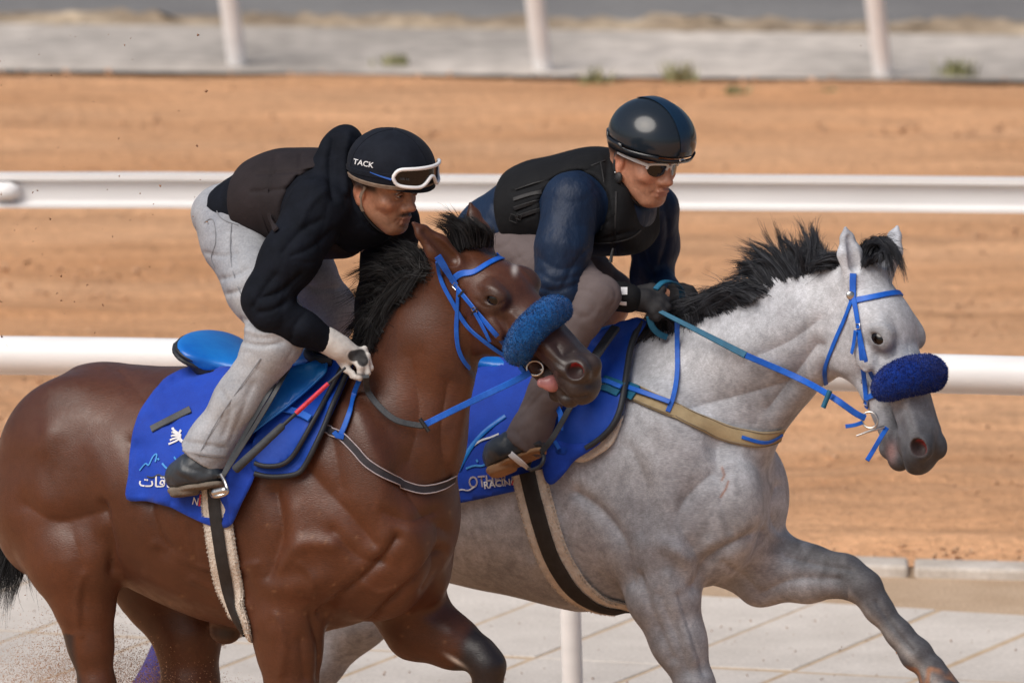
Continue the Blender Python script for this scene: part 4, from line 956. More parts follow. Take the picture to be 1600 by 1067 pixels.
V = sculpt(V, Fc, [([(330, 440), (360, 432), (385, 420)], 5, -.008), ([(340, 462), (370, 455), (392, 440)], 5, -.008), ([(380, 500), (410, 505), (440, 500)], 5, -.010), ([(385, 515), (415, 522), (450, 512)], 5, .007), ([(378, 535), (410, 540), (440, 535)], 4, -.007), ([(360, 375), (368, 400), (375, 430)], 4, -.004), ([(320, 395), (345, 400), (370, 395)], 4, -.005), ([(345, 610), (360, 640), (350, 680)], 6, -.005), ([(395, 600), (380, 640), (360, 690)], 6, -.004), ([(290, 690), (320, 695), (350, 700)], 4, -.005), ([(285, 703), (318, 708), (352, 712)], 3, .004), ([(450, 430), (490, 450), (530, 450)], 6, -.005)])
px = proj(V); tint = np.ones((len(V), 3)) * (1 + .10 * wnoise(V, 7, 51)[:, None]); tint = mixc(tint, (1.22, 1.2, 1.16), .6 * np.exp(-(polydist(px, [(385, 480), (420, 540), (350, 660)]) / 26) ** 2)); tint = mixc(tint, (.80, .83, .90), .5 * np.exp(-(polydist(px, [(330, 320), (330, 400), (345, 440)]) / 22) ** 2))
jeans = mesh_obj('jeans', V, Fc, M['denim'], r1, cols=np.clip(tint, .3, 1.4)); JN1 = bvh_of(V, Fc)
def on(bvh, path, off=.002, n=6):
    pts = []; ns = []
    for x, y in smoothpath([A_(*p) for p in path], n) if len(path) > 2 else np.array([A_(*path[0]) * (1 - t) + A_(*path[1]) * t for t in np.linspace(0, 1, n * 2)]):
        l, nn = hit(bvh, x, y)
        if l is None: continue
        if nn @ (CAM - l) < 0: nn = -nn
        pts.append(l + nn * off); ns.append(nn)
    return pts, ns
def strap(name, bvh, path, width, mat, parent, off=.003, thick=.004, n=6):
    pts, ns = on(bvh, path, off, n)
    if len(pts) < 2: print('STRAP MISS', name, path); return None
    # steady normals and depth
    ns = np.array(ns); pts = np.array(pts)
    for _ in range(3): ns[1:-1] = (ns[:-2] + ns[1:-1] + ns[2:]) / 3
    for _ in range(5): pts[1:-1] = (pts[:-2] + 2 * pts[1:-1] + pts[2:]) / 4
    return ribbon(name, pts, ns, width, mat, parent, thick)
for pth in ([(408, 560), (372, 610), (338, 660), (310, 712)], [(362, 350), (360, 400), (372, 450), (395, 490)], [(338, 326), (345, 342), (372, 352)], [(320, 348), (334, 342), (338, 380), (330, 400), (336, 418)], [(282, 703), (318, 711), (350, 715)]):
    strap('seam', JN1, pth, .003, M['seam'], jeans, .0022, .0016)
# boots
boot('boot', Q(270, 768, .37), Q(348, 757, .37), Q(307, 733, .36), Q(345, 670, .345), r1, M['leatherbk'], M['sole'])
boot('boot', Q(362, 748, -.36), Q(442, 735, -.36), Q(398, 710, -.35), Q(425, 650, -.345), r1, M['leatherbk'], M['sole'])
# gloves
def gl(name, f, mat, cols=None):
    V, Fc = f.mesh(.0030, smooth=1); V = creases(V, Fc, .0012, 30, 61)
    return mesh_obj(name, V, Fc, mat, r1, cols=None if cols is None else cols(V))
f = Field(); w0 = Q(516, 535, .235); kk = Q(548, 553, .20)
f.seg(Q(507, 530, .245), Q(528, 543, .225), None, (.040, .036), (.034, .034), .012)
kn = [Q(569, 546, .165), Q(573, 556, .185), Q(571, 566, .205), Q(563, 573, .222)]; md = [Q(577, 566, .165), Q(579, 575, .185), Q(574, 582, .205), Q(562, 590, .222)]; tp = [Q(560, 574, .15), Q(562, 582, .17), Q(558, 588, .19), Q(550, 588, .215)]
hand(f, w0, kk, kn, md, tp, (Q(533, 562, .20), Q(541, 577, .215), Q(551, 583, .215)), .0100, .031)
def c_(V):
    px = proj(V); c = np.ones((len(V), 3)); d = sstep(-polydist(px, [(552, 556), (563, 554), (567, 564)]), -10, -7.5); c = mixc(c, (.05, .05, .055), d); return mixc(c, (.08, .08, .08), .8 * np.exp(-(polydist(px, [(557, 584), (566, 586)]) / 1.6) ** 2))
gl('glove', f, M['glove'], c_)
f = Field(); hand(f, Q(572, 535, -.09), Q(590, 560, -.06), [Q(604, 556, -.08), Q(606, 564, -.06), Q(604, 572, -.04), Q(598, 578, -.03)], [Q(610, 570, -.08), Q(611, 578, -.06), Q(607, 586, -.04), Q(600, 590, -.03)], [Q(598, 574, -.09), Q(598, 582, -.07), Q(594, 588, -.05), Q(588, 590, -.04)], (Q(580, 565, -.07), Q(588, 578, -.05), Q(596, 584, -.05)), .0115, .033)
gl('glove', f, M['glove'], lambda V: np.ones((len(V), 3)))

# helmet with cloth cover, peak and goggles
def dome(name, h, c, r, mat, par, zlo, front_drop=0.0, n=48, m=22, bulge=0.0, thick=.006):
    """open shell: ellipsoid cut below zlo; rim dips at the back/front by front_drop"""
    V = []; F = []
    for i in range(m + 1):
        for j in range(n):
            a = 2 * math.pi * j / n; lim = math.acos(max(-1, min(1, (zlo + front_drop * math.cos(a)) / r[2]))); th = lim * i / m
            ca = math.cos(a); rr = 1 + bulge * abs(math.sin(a) * ca)
            V.append(h.p(*(A_(*c) + A_(r[0] * math.sin(th) * ca * rr, r[1] * math.sin(th) * math.sin(a) * rr, r[2] * math.cos(th)))))
    for i in range(m):
        for j in range(n): F.append((i * n + j, (i + 1) * n + j, (i + 1) * n + (j + 1) % n, i * n + (j + 1) % n))
    fm = F[m // 2 * n]; nn = np.cross(np.array(V[fm[1]]) - V[fm[0]], np.array(V[fm[2]]) - V[fm[0]])
    if nn @ (np.array(V[fm[0]]) - h.p(*c)) < 0: F = [q[::-1] for q in F]
    o = mesh_obj(name, V, F, mat, par); s = o.modifiers.new('shell', 'SOLIDIFY'); s.thickness = thick; s.offset = -1
    rim = [V[m * n + j] for j in range(n)]; return o, V, F, np.array(rim)
HC1 = (.032, 0, .062)
helm, hv, hf, rim = dome('helmet', H1, HC1, (.125, .109, .100), M['velvet'], r1, -.030, .002)
HB1 = BVHTree.FromPolygons([tuple(v) for v in hv], hf)
ribbon('rim_binding', rim, [(p - H1.p(*HC1)) for p in rim], .012, M['tanstrap'], helm, .008, closed=True)
def arcpt(h, c, r, a, z, k=1.0): return h.p(*(A_(*c) + A_(r[0] * k * math.cos(a), r[1] * k * math.sin(a), z)))
# soft peak
V = []; F = []
for i in range(21):
    a = -1.15 + 2.3 * i / 20
    for t in (0, .5, 1): V.append(arcpt(H1, HC1, (.115, .100), a, -.024 - .006 * t - .008 * t * t * math.cos(a), .99 + t * .16 * max(0, math.cos(a * 1.36))))
for i in range(20):
    for j in range(2): F.append((i * 3 + j, (i + 1) * 3 + j, (i + 1) * 3 + j + 1, i * 3 + j + 1))
pk = mesh_obj('peak', V, F, M['velvet'], helm); pk.modifiers.new('s', 'SOLIDIFY').thickness = .005
for a0 in (0.0, 2.1, -2.1, math.pi):                    # panel seams of the cover
    pts = [H1.p(*(A_(*HC1) + A_(.1250 * math.sin(t) * math.cos(a0), .1090 * math.sin(t) * math.sin(a0), .1000 * math.cos(t)))) for t in np.linspace(.05, 1.7, 24)]
    tube('cover_seam', pts, .0012, M['blackcloth'], helm, 6)
bs = [arcpt(H1, HC1, (.1265, .1105), a, -.006 + .018 * (a - .9), 1.0) for a in np.linspace(.95, 1.45, 14)]
ribbon('blue_stripe', bs, [p - H1.p(*HC1) for p in bs], [.006 - .0045 * i / 13 for i in range(14)], gloss('royal blue stripe', (.02, .12, .5), .4), helm, .003)
def goggles(par, h, c, r, amax, zt, zb, notch, k=1.05, tilt=0.0):
    A = np.linspace(-amax, amax, 41); top = []; bot = []
    for a in A:
        q = abs(a) / amax; e = (1 - q ** 16); z1 = zt - .005 * q * q; z0 = zb + notch * math.exp(-(a / .17) ** 2) + .006 * q * q
        zm = (z1 + z0) / 2; z1 = zm + (z1 - zm) * (e * .85 + .15); z0 = zm + (z0 - zm) * (e * .85 + .15)
        sh = lambda z: math.sqrt(max(.2, 1 - (z / .100) ** 2))
        kk = k * (1 + .06 * math.cos(a))
        top.append(h.p(*(A_(*c) + A_(r[0] * math.cos(a) * kk * sh(z1), r[1] * math.sin(a) * kk * sh(z1), z1)))); bot.append(h.p(*(A_(*c) + A_(r[0] * math.cos(a) * kk * sh(z0), r[1] * math.sin(a) * kk * sh(z0), z0))))
    loop = top + bot[::-1]; loop.append(loop[0])
    fr = tube('goggles', loop, .0056, M['whiteplastic'], par, 8)
    cc = h.p(*c); V = [p - nrm(p - cc) * .002 for p in top] + [p - nrm(p - cc) * .002 for p in bot]; n = len(top)
    mesh_obj('lens', V, [(i, i + 1, n + i + 1, n + i) for i in range(n - 1)], M['lens'], fr)
    return fr, top, bot
gg, gt, gb = goggles(helm, H1, HC1, (.126, .109), .92, .030, -.024, .030, 1.04)
for sgn in (1, -1):
    pts = [arcpt(H1, HC1, (.1258, .1098), sgn * a, .004 - .012 * (a - .9), .995) for a in np.linspace(.95, 2.9, 22)]
    ribbon('goggle_strap', pts, [p - H1.p(*HC1) for p in pts], .016, M['velvet'], gg, .003)
# chin strap
sp = [H1.p(.012, .080, .012), H1.p(.002, .083, -.02), H1.p(.006, .078, -.052), H1.p(.022, .062, -.085), H1.p(.042, .035, -.112), H1.p(.05, 0, -.122)]
sp = smoothpath(sp, 5); ribbon('chin_strap', sp[:12], [H1.s] * 12, .011, M['tanstrap'], helm, .003); ribbon('chin_strap', sp[11:], [H1.s - H1.u * .5] * (len(sp) - 11), .006, M['black'], helm, .004)

# ---------------------------------------------------------------- rider of the grey horse
Q = Gy.Q
r2 = empty('person', Gy.H(-.15, 0, 1.5)); tag(r2, 'rider in navy windbreaker, black vest, white sunglasses and shiny helmet on the grey horse', 'person')
H2 = HH(Q(1003, 245, .03), rad(46), rad(12), rad(2), 1.12)
RL2 = nrm(A_(-math.sin(rad(36)), -math.cos(rad(36)), .05))
def body2():
    f = Field(); human_head(f, H2, 1.1, 1.15)
    f.seg(H2.p(-.03, 0, -.03), Q(962, 292, .02), H2.s, (.052, .056), (.055, .06), .03)
    f.tube([(Q(962, 292, .02), .06, .06), (Q(930, 315, 0), .14, .09), (Q(860, 325, 0), .13, .09), (Q(785, 360, 0), .13, .09)], RL2, .05)
    f.chain([(Q(890, 315, .19), .055), (Q(866, 460, .28), .036), (Q(925, 466, .22), .034), (Q(975, 466, .16), .027)], .03); f.chain([(Q(1022, 325, -.18), .055), (Q(1022, 430, -.24), .036), (Q(1052, 460, -.10), .027)], .03)
    f.chain([(Q(790, 390, .1), .07), (Q(930, 466, .26), .04), (Q(818, 705, .345), .035)], .03); f.chain([(Q(820, 380, -.1), .07), (Q(960, 480, -.27), .04), (Q(880, 690, -.33), .035)], .03)
    c = [f.loc(H2.p(a, b, d)) for a in (-.08, .13) for b in (-.095, .095) for d in (-.13, .06)]
    return f.mesh(.011, [(np.min(c, 0), np.max(c, 0), .0027)], smooth=1)
V, Fc = body2(); V = sculpt(V, Fc, [([(1034, 292), (1027, 300), (1025, 310)], 2.2, -.0014), ([(990, 292), (1004, 303), (1012, 312)], 6, -.0018), ([(1002, 280), (1012, 286)], 5, .0025), ([(1028, 314), (1036, 315)], 2, -.002), ([(1024, 288), (1031, 294)], 2, -.0015)]); mesh_obj('body', V, Fc, M['skin'], r2, cols=facecolor(H2, V, (.44, .215, .135), (.37, .14, .115), 1, .18, 0))
def jacket2():
    f = Field()
    f.tube([(Q(782, 362, 0), .165, .12), (Q(850, 328, 0), .165, .122), (Q(930, 318, .0), .182, .130), (Q(965, 326, .0), .13, .095)], RL2, .06)
    f.chain([(Q(894, 316, .18), .092), (Q(880, 388, .25), .081), (Q(872, 442, .285), .068), (Q(884, 464, .28), .054), (Q(925, 466, .22), .046), (Q(968, 465, .16), .040)], .035)
    f.chain([(Q(1022, 328, -.18), .080), (Q(1024, 385, -.22), .068), (Q(1018, 432, -.24), .060), (Q(1050, 462, -.12), .042)], .035)
    f.chain([(Q(944, 270, .05), .040), (Q(955, 305, .06), .042), (Q(978, 328, .02), .034)], .04)
    f.ell(H2.p(.01, 0, -.04), H2.X, (.115, .078, .10), .012, -1)
    return f.mesh(.0058, smooth=1)
V, Fc = jacket2(); V = creases(V, Fc, .0020, 8, 88, (1, 1, 1.6))
V = sculpt(V, Fc, [([(838, 400), (870, 420), (905, 415)], 6, -.003), ([(842, 425), (868, 440), (900, 432)], 5, -.003), ([(930, 380), (900, 410), (880, 450)], 7, -.004), ([(840, 450), (870, 455), (900, 445)], 6, -.005), ([(850, 470), (890, 480), (930, 480)], 5, -.006), ([(1040, 320), (1045, 370), (1030, 420)], 6, -.008), ([(1000, 380), (1010, 410), (1020, 430)], 5, -.007), ([(770, 320), (785, 345), (790, 370)], 6, -.008), ([(760, 350), (780, 365)], 6, .006)])
mesh_obj('jacket', V, Fc, M['navy'], r2)
def vest2():
    f = Field()
    f.tube([(Q(805, 345, 0), .180, .136), (Q(850, 325, 0), .180, .138), (Q(930, 316, .0), .198, .154), (Q(972, 330, .0), .165, .130)], RL2, .05)
    f.half(Q(812, 330, 0), -nrm(Q(930, 316, 0) - Q(790, 350, 0)), .02); f.half(Q(1012, 342, 0), nrm(Q(970, 330, 0) - Q(860, 325, 0)), .03)
    f.chain([(Q(893, 322, .19), .108), (Q(876, 390, .27), .104), (Q(866, 442, .30), .09)], .02, -1); f.chain([(Q(1036, 325, -.19), .100), (Q(1028, 385, -.24), .09)], .02, -1)
    f.ell(H2.p(-.01, 0, -.085), H2.X, (.085, .062, .095), .02, -1)
    return f.mesh(.007, smooth=1)
V, Fc = vest2(); V = sculpt(V, Fc, [([(800, 300), (860, 282), (930, 262)], 3, -.006), ([(806, 330), (835, 318), (850, 312)], 3, -.007), ([(806, 345), (835, 335)], 3, -.006), ([(950, 250), (948, 300), (955, 350)], 4, -.006), ([(915, 375), (950, 372), (990, 360)], 3, -.007), ([(920, 350), (950, 345)], 3, -.006), ([(958, 340), (960, 370), (962, 395)], 3, -.009)])
vs2 = mesh_obj('vest', V, Fc, M['vestblack'], r2); VS2 = bvh_of(V, Fc)
tube('zip_pull', [P(958, 388, -.30), P(956, 396, -.30), P(954, 410, -.30)], [.003, .004, .006], M['black'], vs2, 8)
def trousers2():
    f = Field()
    f.ell(Q(790, 385, 0), (nrm(A_(.85, -.45, -.2)), RL2, UP), (.105, .165, .105), .05)
    f.chain([(Q(806, 388, .10), .095), (Q(885, 426, .20), .072), (Q(938, 462, .26), .056), (Q(918, 490, .29), .052), (Q(858, 605, .33), .054), (Q(822, 690, .35), .068)], .04)
    f.chain([(Q(825, 390, -.10), .115), (Q(915, 425, -.20), .07), (Q(958, 458, -.27), .056), (Q(945, 490, -.30), .052), (Q(900, 610, -.33), .066), (Q(870, 690, -.345), .068)], .045)
    a = nrm(Q(822, 690, .35) - Q(862, 630, .335)); f.half(Q(818, 697, .35), a, .008)
    return f.mesh(.008, smooth=1)
V, Fc = trousers2(); V = creases(V, Fc, .004, 10, 91); mesh_obj('trousers', V, Fc, M['mauve'], r2)
bt = boot('boot', Q(768, 738, .37), Q(850, 704, .37), Q(806, 706, .36), Q(845, 650, .345), r2, M['leatherbk'], M['tansole'])
boot('boot', Q(840, 735, -.36), Q(920, 705, -.36), Q(878, 700, -.35), Q(900, 640, -.34), r2, M['leatherbk'], M['tansole'])
c0 = Q(800, 725, .40); 
strapb = [Q(791, 697, .40), Q(797, 708, .415), Q(806, 716, .415), Q(818, 726, .40), Q(826, 733, .37)]
ribbon('boot_band', smoothpath(strapb, 5), [Gy.R] * (len(smoothpath(strapb, 5))), .020, M['printwhite'], bt, .003)
f = Field(); hand(f, Q(975, 466, .16), Q(1008, 470, .13), [Q(1030, 460, .10), Q(1033, 470, .12), Q(1030, 480, .14), Q(1022, 488, .15)], [Q(1042, 470, .10), Q(1043, 480, .12), Q(1037, 489, .14), Q(1026, 496, .15)], [Q(1030, 478, .09), Q(1030, 487, .11), Q(1024, 492, .13), Q(1014, 494, .14)], (Q(1000, 455, .10), Q(1018, 450, .09), Q(1036, 452, .09)), .0125, .036)
V, Fc = f.mesh(.004, smooth=1); gl2 = mesh_obj('glove', V, Fc, M['blackglove'], r2)
f = Field(); f.seg(Q(967, 463, .172), Q(982, 466, .16), None, (.046, .046), (.044, .044), .01); V, Fc = f.mesh(.005); cf = mesh_obj('wrist_cuff', V, Fc, M['vestblack'], gl2); CF2 = bvh_of(V, Fc)
f = Field(); hand(f, Q(1050, 462, -.12), Q(1066, 465, -.09), [Q(1082, 458, -.10), Q(1085, 466, -.08), Q(1083, 474, -.06), Q(1077, 480, -.05)], [Q(1090, 470, -.10), Q(1091, 478, -.08), Q(1087, 484, -.06), Q(1078, 488, -.05)], [Q(1078, 472, -.11), Q(1078, 480, -.09), Q(1074, 485, -.07), Q(1068, 486, -.06)], (Q(1052, 452, -.10), Q(1066, 450, -.09), Q(1080, 452, -.09)), .0125, .034)
V, Fc = f.mesh(.004, smooth=1); mesh_obj('glove', V, Fc, M['blackglove'], r2)
HC2 = (.024, 0, .066)
helm2, hv, hf, rim = dome('helmet', H2, HC2, (.126, .110, .102), M['carbon'], r2, -.020, -.004, bulge=.02)
_, hv3, hf3, rim3 = dome('helmet_skirt', H2, (.024, 0, .062), (.1300, .1145, .103), M['carbonrim'], helm2, -.038, .004, bulge=.02)
# keep only the lower part of the skirt
me = helm2.children[-1].data if helm2.children else None
bm = bmesh.new(); bm.from_mesh(me); up = Vector(H2.u); c0 = Vector(H2.p(.024, 0, .062))
bmesh.ops.delete(bm, geom=[v for v in bm.verts if (v.co - c0).dot(up) > (-.010 - .008 * ((v.co - c0).dot(Vector(H2.f)) / .124)) * H2.k], context='VERTS'); bm.to_mesh(me); bm.free()
bp = [H2.p(*(A_(*HC2) + A_(.1268 * math.sin(t), 0, .1028 * math.cos(t)))) for t in np.linspace(-.5, 1.62, 40)]
ribbon('centre_band', bp, [p - H2.p(*HC2) for p in bp], [.050 - .018 * max(0, i - 28) / 12 for i in range(40)], M['bluegloss'], helm2, .003)
bd = arcpt(H2, (.024, 0, .062), (.1275, .113), .0, -.026, .97); ellmesh('badge', bd, (H2.s, H2.u, H2.f), (.013, .007, .004), M['silver'], helm2); ellmesh('badge', bd + H2.f * .003, (H2.s, H2.u, H2.f), (.009, .004, .003), M['black'], helm2)
# sunglasses
def sunglasses(par, h):
    r = None
    for q in (1, -1):
        out = [(.105, .006, .010), (.100, .030, .013), (.084, .054, .008), (.079, .057, -.004), (.084, .052, -.018), (.093, .034, -.025), (.100, .016, -.019), (.104, .008, -.004)]
        pts = [h.p(a, q * b, c) for a, b, c in out]; lp = smoothpath(pts + [pts[0]], 5)
        cen = h.p(.0985, q * .031, -.005); n = len(lp); V = list(lp) + [cen]
        fr = tube('sunglasses', smoothpath(pts[7:8] + pts[0:4], 6), .0042, M['whiteplastic'], par, 8) if r is None else tube('rim', smoothpath(pts[7:8] + pts[0:4], 6), .0042, M['whiteplastic'], r, 8)
        if r is None: r = fr
        mesh_obj('lens', V, [(i, (i + 1) % n, n) for i in range(n - 1)], M['lens'], r)
        arm = [h.p(.084, q * .057, .006), h.p(.06, q * .073, .010), h.p(.02, q * .082, .012), h.p(-.012, q * .083, .014)]
        ribbon('temple_arm', smoothpath(arm, 5), [h.s * q] * 16, [.011] * 8 + [.009] * 8, M['whiteplastic'], r, .005)
    tube('bridge', [h.p(.104, .008, .006), h.p(.109, 0, .006), h.p(.104, -.008, .006)], .004, M['whiteplastic'], r, 8)
    return r
sunglasses(r2, H2)
sp = smoothpath([H2.p(-.02, .082, .01), H2.p(-.012, .086, -.03), H2.p(.004, .080, -.055), H2.p(.024, .062, -.090), H2.p(.045, .03, -.118), H2.p(.05, 0, -.124)], 5)
ribbon('chin_strap', sp, [H2.s - H2.u * .3] * len(sp), .010, M['black'], helm2, .004)
ellmesh('strap_clip', H2.p(.006, .082, -.052), (H2.f, H2.u, H2.s), (.015, .018, .008), M['black'], helm2)
ellmesh('ear_stud', H2.p(-.004, .087, -.040), (H2.f, H2.u, H2.s), (.003, .003, .003), M['silver'], r2)

# ================================================================== TACK
from mathutils.geometry import delaunay_2d_cdt
M['royal'] = make_mat('royal blue cloth', (.003, .036, .33), (.004, .050, .42), .72, 9, 4, .35, 26, .3, sheen=.15, bdist=.006, fine=(300, .1))
M['royalpad'] = make_mat('royal blue padded foam', (.003, .042, .32), (.005, .058, .40), .6, 9, 4, .25, 60, .3, bdist=.004)
M['azure'] = make_mat('azure leather', (.006, .13, .52), (.012, .20, .62), .34, 7, 4, .2, 30, .5, bdist=.004)
M['bluestrap'] = make_mat('blue webbing strap', (.006, .085, .46), (.010, .12, .56), .5, 40, 4, .25, 240, .4, bdist=.002)
M['teal'] = make_mat('teal rubber grip', (.006, .085, .16), (.01, .12, .22), .6, 30, 4, .3, 200, .35, bdist=.002)
M['greyrubber'] = make_mat('grey rubber rein grip', (.035, .040, .046), (.055, .060, .068), .65, 30, 4, .4, 200, .3, bdist=.002)
M['greyleather'] = make_mat('grey dark leather', (.030, .034, .040), (.050, .055, .062), .5, 20, 4, .3, 90, .4, bdist=.002)
M['piping'] = make_mat('black piping', (.010, .013, .020), (.018, .022, .03), .6, 20, 4, .2, 90)
M['fleece'] = make_mat('off white fleece', (.58, .52, .45), (.72, .67, .60), .95, 40, 5, .9, 160, .1, bdist=.006)
M['bluefleece'] = make_mat('teal blue sheepskin', (.004, .055, .20), (.010, .095, .30), .95, 40, 5, .9, 160, .1, sheen=.2, bdist=.006)
M['royalfleece'] = make_mat('royal blue sheepskin', (.003, .018, .15), (.005, .030, .22), .95, 40, 5, .9, 160, .1, sheen=.15, bdist=.006)
M['tan'] = make_mat('tan elastic webbing', (.30, .23, .13), (.37, .29, .17), .7, 30, 4, .3, 220, .3, bdist=.002)
M['darkelastic'] = make_mat('dark elastic webbing', (.022, .020, .026), (.035, .032, .038), .7, 30, 4, .3, 220, .3, bdist=.002)
M['pinkedge'] = make_mat('pale stitched edge', (.33, .28, .30), (.42, .37, .39), .8, 60)
M['red'] = make_mat('red cord binding', (.45, .015, .035), (.62, .03, .06), .55, 90, 3, .5, 200, bdist=.002)
M['tongue'] = make_mat('wet pink tongue', (.34, .13, .13), (.42, .18, .175), .3, 30, 4, .4, 120, .6, bdist=.002)
M['cyan'] = make_mat('light blue embroidery', (.04, .24, .62), (.06, .30, .70), .7, 60)
M['purple'] = make_mat('purple blue leg wrap', (.035, .030, .16), (.06, .05, .22), .85, 20, 4, .4, 80)

def drape(name, outline, bvh, off, mat, par, thick=.006, step=7, wave=0.0, lift=None, fr=B, ylim=None, sm=6):
    """cloth laid on a horse's side: outline in photo pixels, real thickness, real folds"""
    ol = smoothpath([A_(*p) for p in outline] + [A_(*outline[0])], 4)[:-1]
    pts = []
    for i in range(len(ol)):
        a, b = ol[i], ol[(i + 1) % len(ol)]; n = max(1, int(np.linalg.norm(b - a) / step))
        for t in range(n): pts.append(a + (b - a) * t / n)
    nb = len(pts); pts = np.array(pts)
    lo, hi = pts.min(0), pts.max(0); gx, gy = np.meshgrid(np.arange(lo[0], hi[0], step), np.arange(lo[1], hi[1], step)); gp = np.stack([gx.ravel() + (np.round((gy.ravel() - lo[1]) / step) % 2) * step / 2, gy.ravel()], 1)
    def inside(p):
        x, y = p[:, 0], p[:, 1]; c = np.zeros(len(p), bool); j = nb - 1
        for i in range(nb):
            xi, yi = pts[i]; xj, yj = pts[j]; c ^= ((yi > y) != (yj > y)) & (x < (xj - xi) * (y - yi) / (yj - yi + 1e-12) + xi); j = i
        return c
    gp = gp[inside(gp)]; gp = gp[polydist(gp, np.vstack([pts, pts[:1]])) > step * .55]
    allp = np.vstack([pts, gp])
    vv, ee, ff, *_ = delaunay_2d_cdt([Vector(p) for p in allp], [(i, (i + 1) % nb) for i in range(nb)], [], 1, 1e-4)
    vv = np.array([tuple(v) for v in vv]); W = np.full((len(vv), 3), np.nan); Nn = np.zeros((len(vv), 3))
    for i, (x, y) in enumerate(vv):
        l, n = hit(bvh, x, y)
        if l is not None:
            if ylim is not None and ((l - fr.O) @ fr.R) < ylim: continue
            W[i] = l; Nn[i] = n
    dep = (W - CAM) @ CD; ok = ~np.isnan(dep)
    dd = dep.copy()
    for i in np.nonzero(~ok)[0]:
        j = np.nonzero(ok)[0]; k = j[np.argsort(((vv[j] - vv[i]) ** 2).sum(1))[:4]]; dd[i] = dep[k].mean() + .01; Nn[i] = Nn[k].mean(0)
    # relax depth and normals so that the cloth bridges hollows
    nb_ = [set() for _ in vv]
    for f in ff:
        for a in range(len(f)): nb_[f[a]].add(f[(a + 1) % len(f)]); nb_[f[(a + 1) % len(f)]].add(f[a])
    for _ in range(sm):
        d2 = dd.copy(); n2 = Nn.copy()
        for i, s in enumerate(nb_):
            if s: L = list(s); d2[i] = min(dd[i], .5 * dd[i] + .5 * dd[L].mean()); n2[i] = .4 * Nn[i] + .6 * Nn[L].mean(0)
        dd, Nn = d2, n2
    Nn /= np.linalg.norm(Nn, axis=1, keepdims=True) + 1e-9
    V = np.array([CAM + ray(x, y) * d for (x, y), d in zip(vv, dd)])
    o_ = np.full(len(vv), off) + wave * wnoise(V, 16, 7) + wave * .6 * wnoise(V, 34, 8)
    if lift: o_ = o_ + np.array([lift(x, y) for x, y in vv])
    tv = CAM - V; tv /= np.linalg.norm(tv, axis=1, keepdims=True); V = V + tv * (o_ / np.clip((Nn * tv).sum(1), .4, 1))[:, None]
    F = [tuple(f) for f in ff]
    n0 = np.cross(V[F[0][1]] - V[F[0][0]], V[F[0][2]] - V[F[0][0]])
    if n0 @ (CAM - V[F[0][0]]) < 0: F = [f[::-1] for f in F]
    o = mesh_obj(name, V, F, mat, par); s = o.modifiers.new('thickness', 'SOLIDIFY'); s.thickness = thick; s.offset = 1.0
    return o, BVHTree.FromPolygons([tuple(v) for v in (V + Nn * thick)], F), (V + Nn * thick, nb)
def hem(name, bound, path, r, mat, par, d=9):
    V, nb = bound; V = V[:nb]; m = polydist(proj(V), smoothpath([A_(*p) for p in path], 5)) < d; idx = np.nonzero(m)[0]
    if len(idx) < 3: return
    j = np.nonzero(np.diff(idx) > 3)[0]
    if len(j): idx = np.concatenate([idx[j[0] + 1:], idx[:j[0] + 1]])
    p = V[idx]
    for _ in range(2): p[1:-1] = (p[:-2] + 2 * p[1:-1] + p[2:]) / 4
    return tube(name, p, r, mat, par, 8)
def edging(name, bvh, path, r, mat, par, off=.0, n=6):
    pts, _ = on(bvh, path, off, n)
    if len(pts) > 2:
        pts = np.array(pts); pts[1:-1] = (pts[:-2] + 2 * pts[1:-1] + pts[2:]) / 4; return tube(name, pts, r, mat, par, 8)
def text_on(name, body, bvh, ox, oy, size, ang, mat, par, off=.002, sx=1.0, shear=0.0, outline=False, bold=.012):
    cu = bpy.data.curves.new('t', 'FONT'); cu.body = body; cu.size = 1.0; cu.offset = bold; cu.shear = shear; cu.resolution_u = 3
    ob = bpy.data.objects.new('t', cu); COL.objects.link(ob); bpy.context.view_layer.update()
    me = bpy.data.meshes.new_from_object(ob.evaluated_get(bpy.context.evaluated_depsgraph_get())); bpy.data.objects.remove(ob)
    bm = bmesh.new(); bm.from_mesh(me)
    if outline:
        bmesh.ops.inset_region(bm, faces=bm.faces[:], thickness=.03)
    bmesh.ops.triangulate(bm, faces=bm.faces[:]); bmesh.ops.subdivide_edges(bm, edges=[e for e in bm.edges if e.calc_length() > .3], cuts=1); bmesh.ops.triangulate(bm, faces=bm.faces[:])
    ca, sa = math.cos(rad(ang)), math.sin(rad(ang)); good = True
    for v in bm.verts:
        x, y = v.co.x * size * sx, v.co.y * size; px, py = ox + x * ca - y * sa * -1 * 0 + y * sa, oy + x * -sa * -1 - y * ca
        l, n = hit(bvh, px, py)
        if l is None: continue
        if n @ (CAM - l) < 0: n = -n
        v.co = Vector(l + n * off)
    bm.to_mesh(me); bm.free(); me.materials.append(mat); o = bpy.data.objects.new(name, me); link(o, par); o['kind'] = 'stuff'; return o
def air(points, n=8): return smoothpath(points, n)
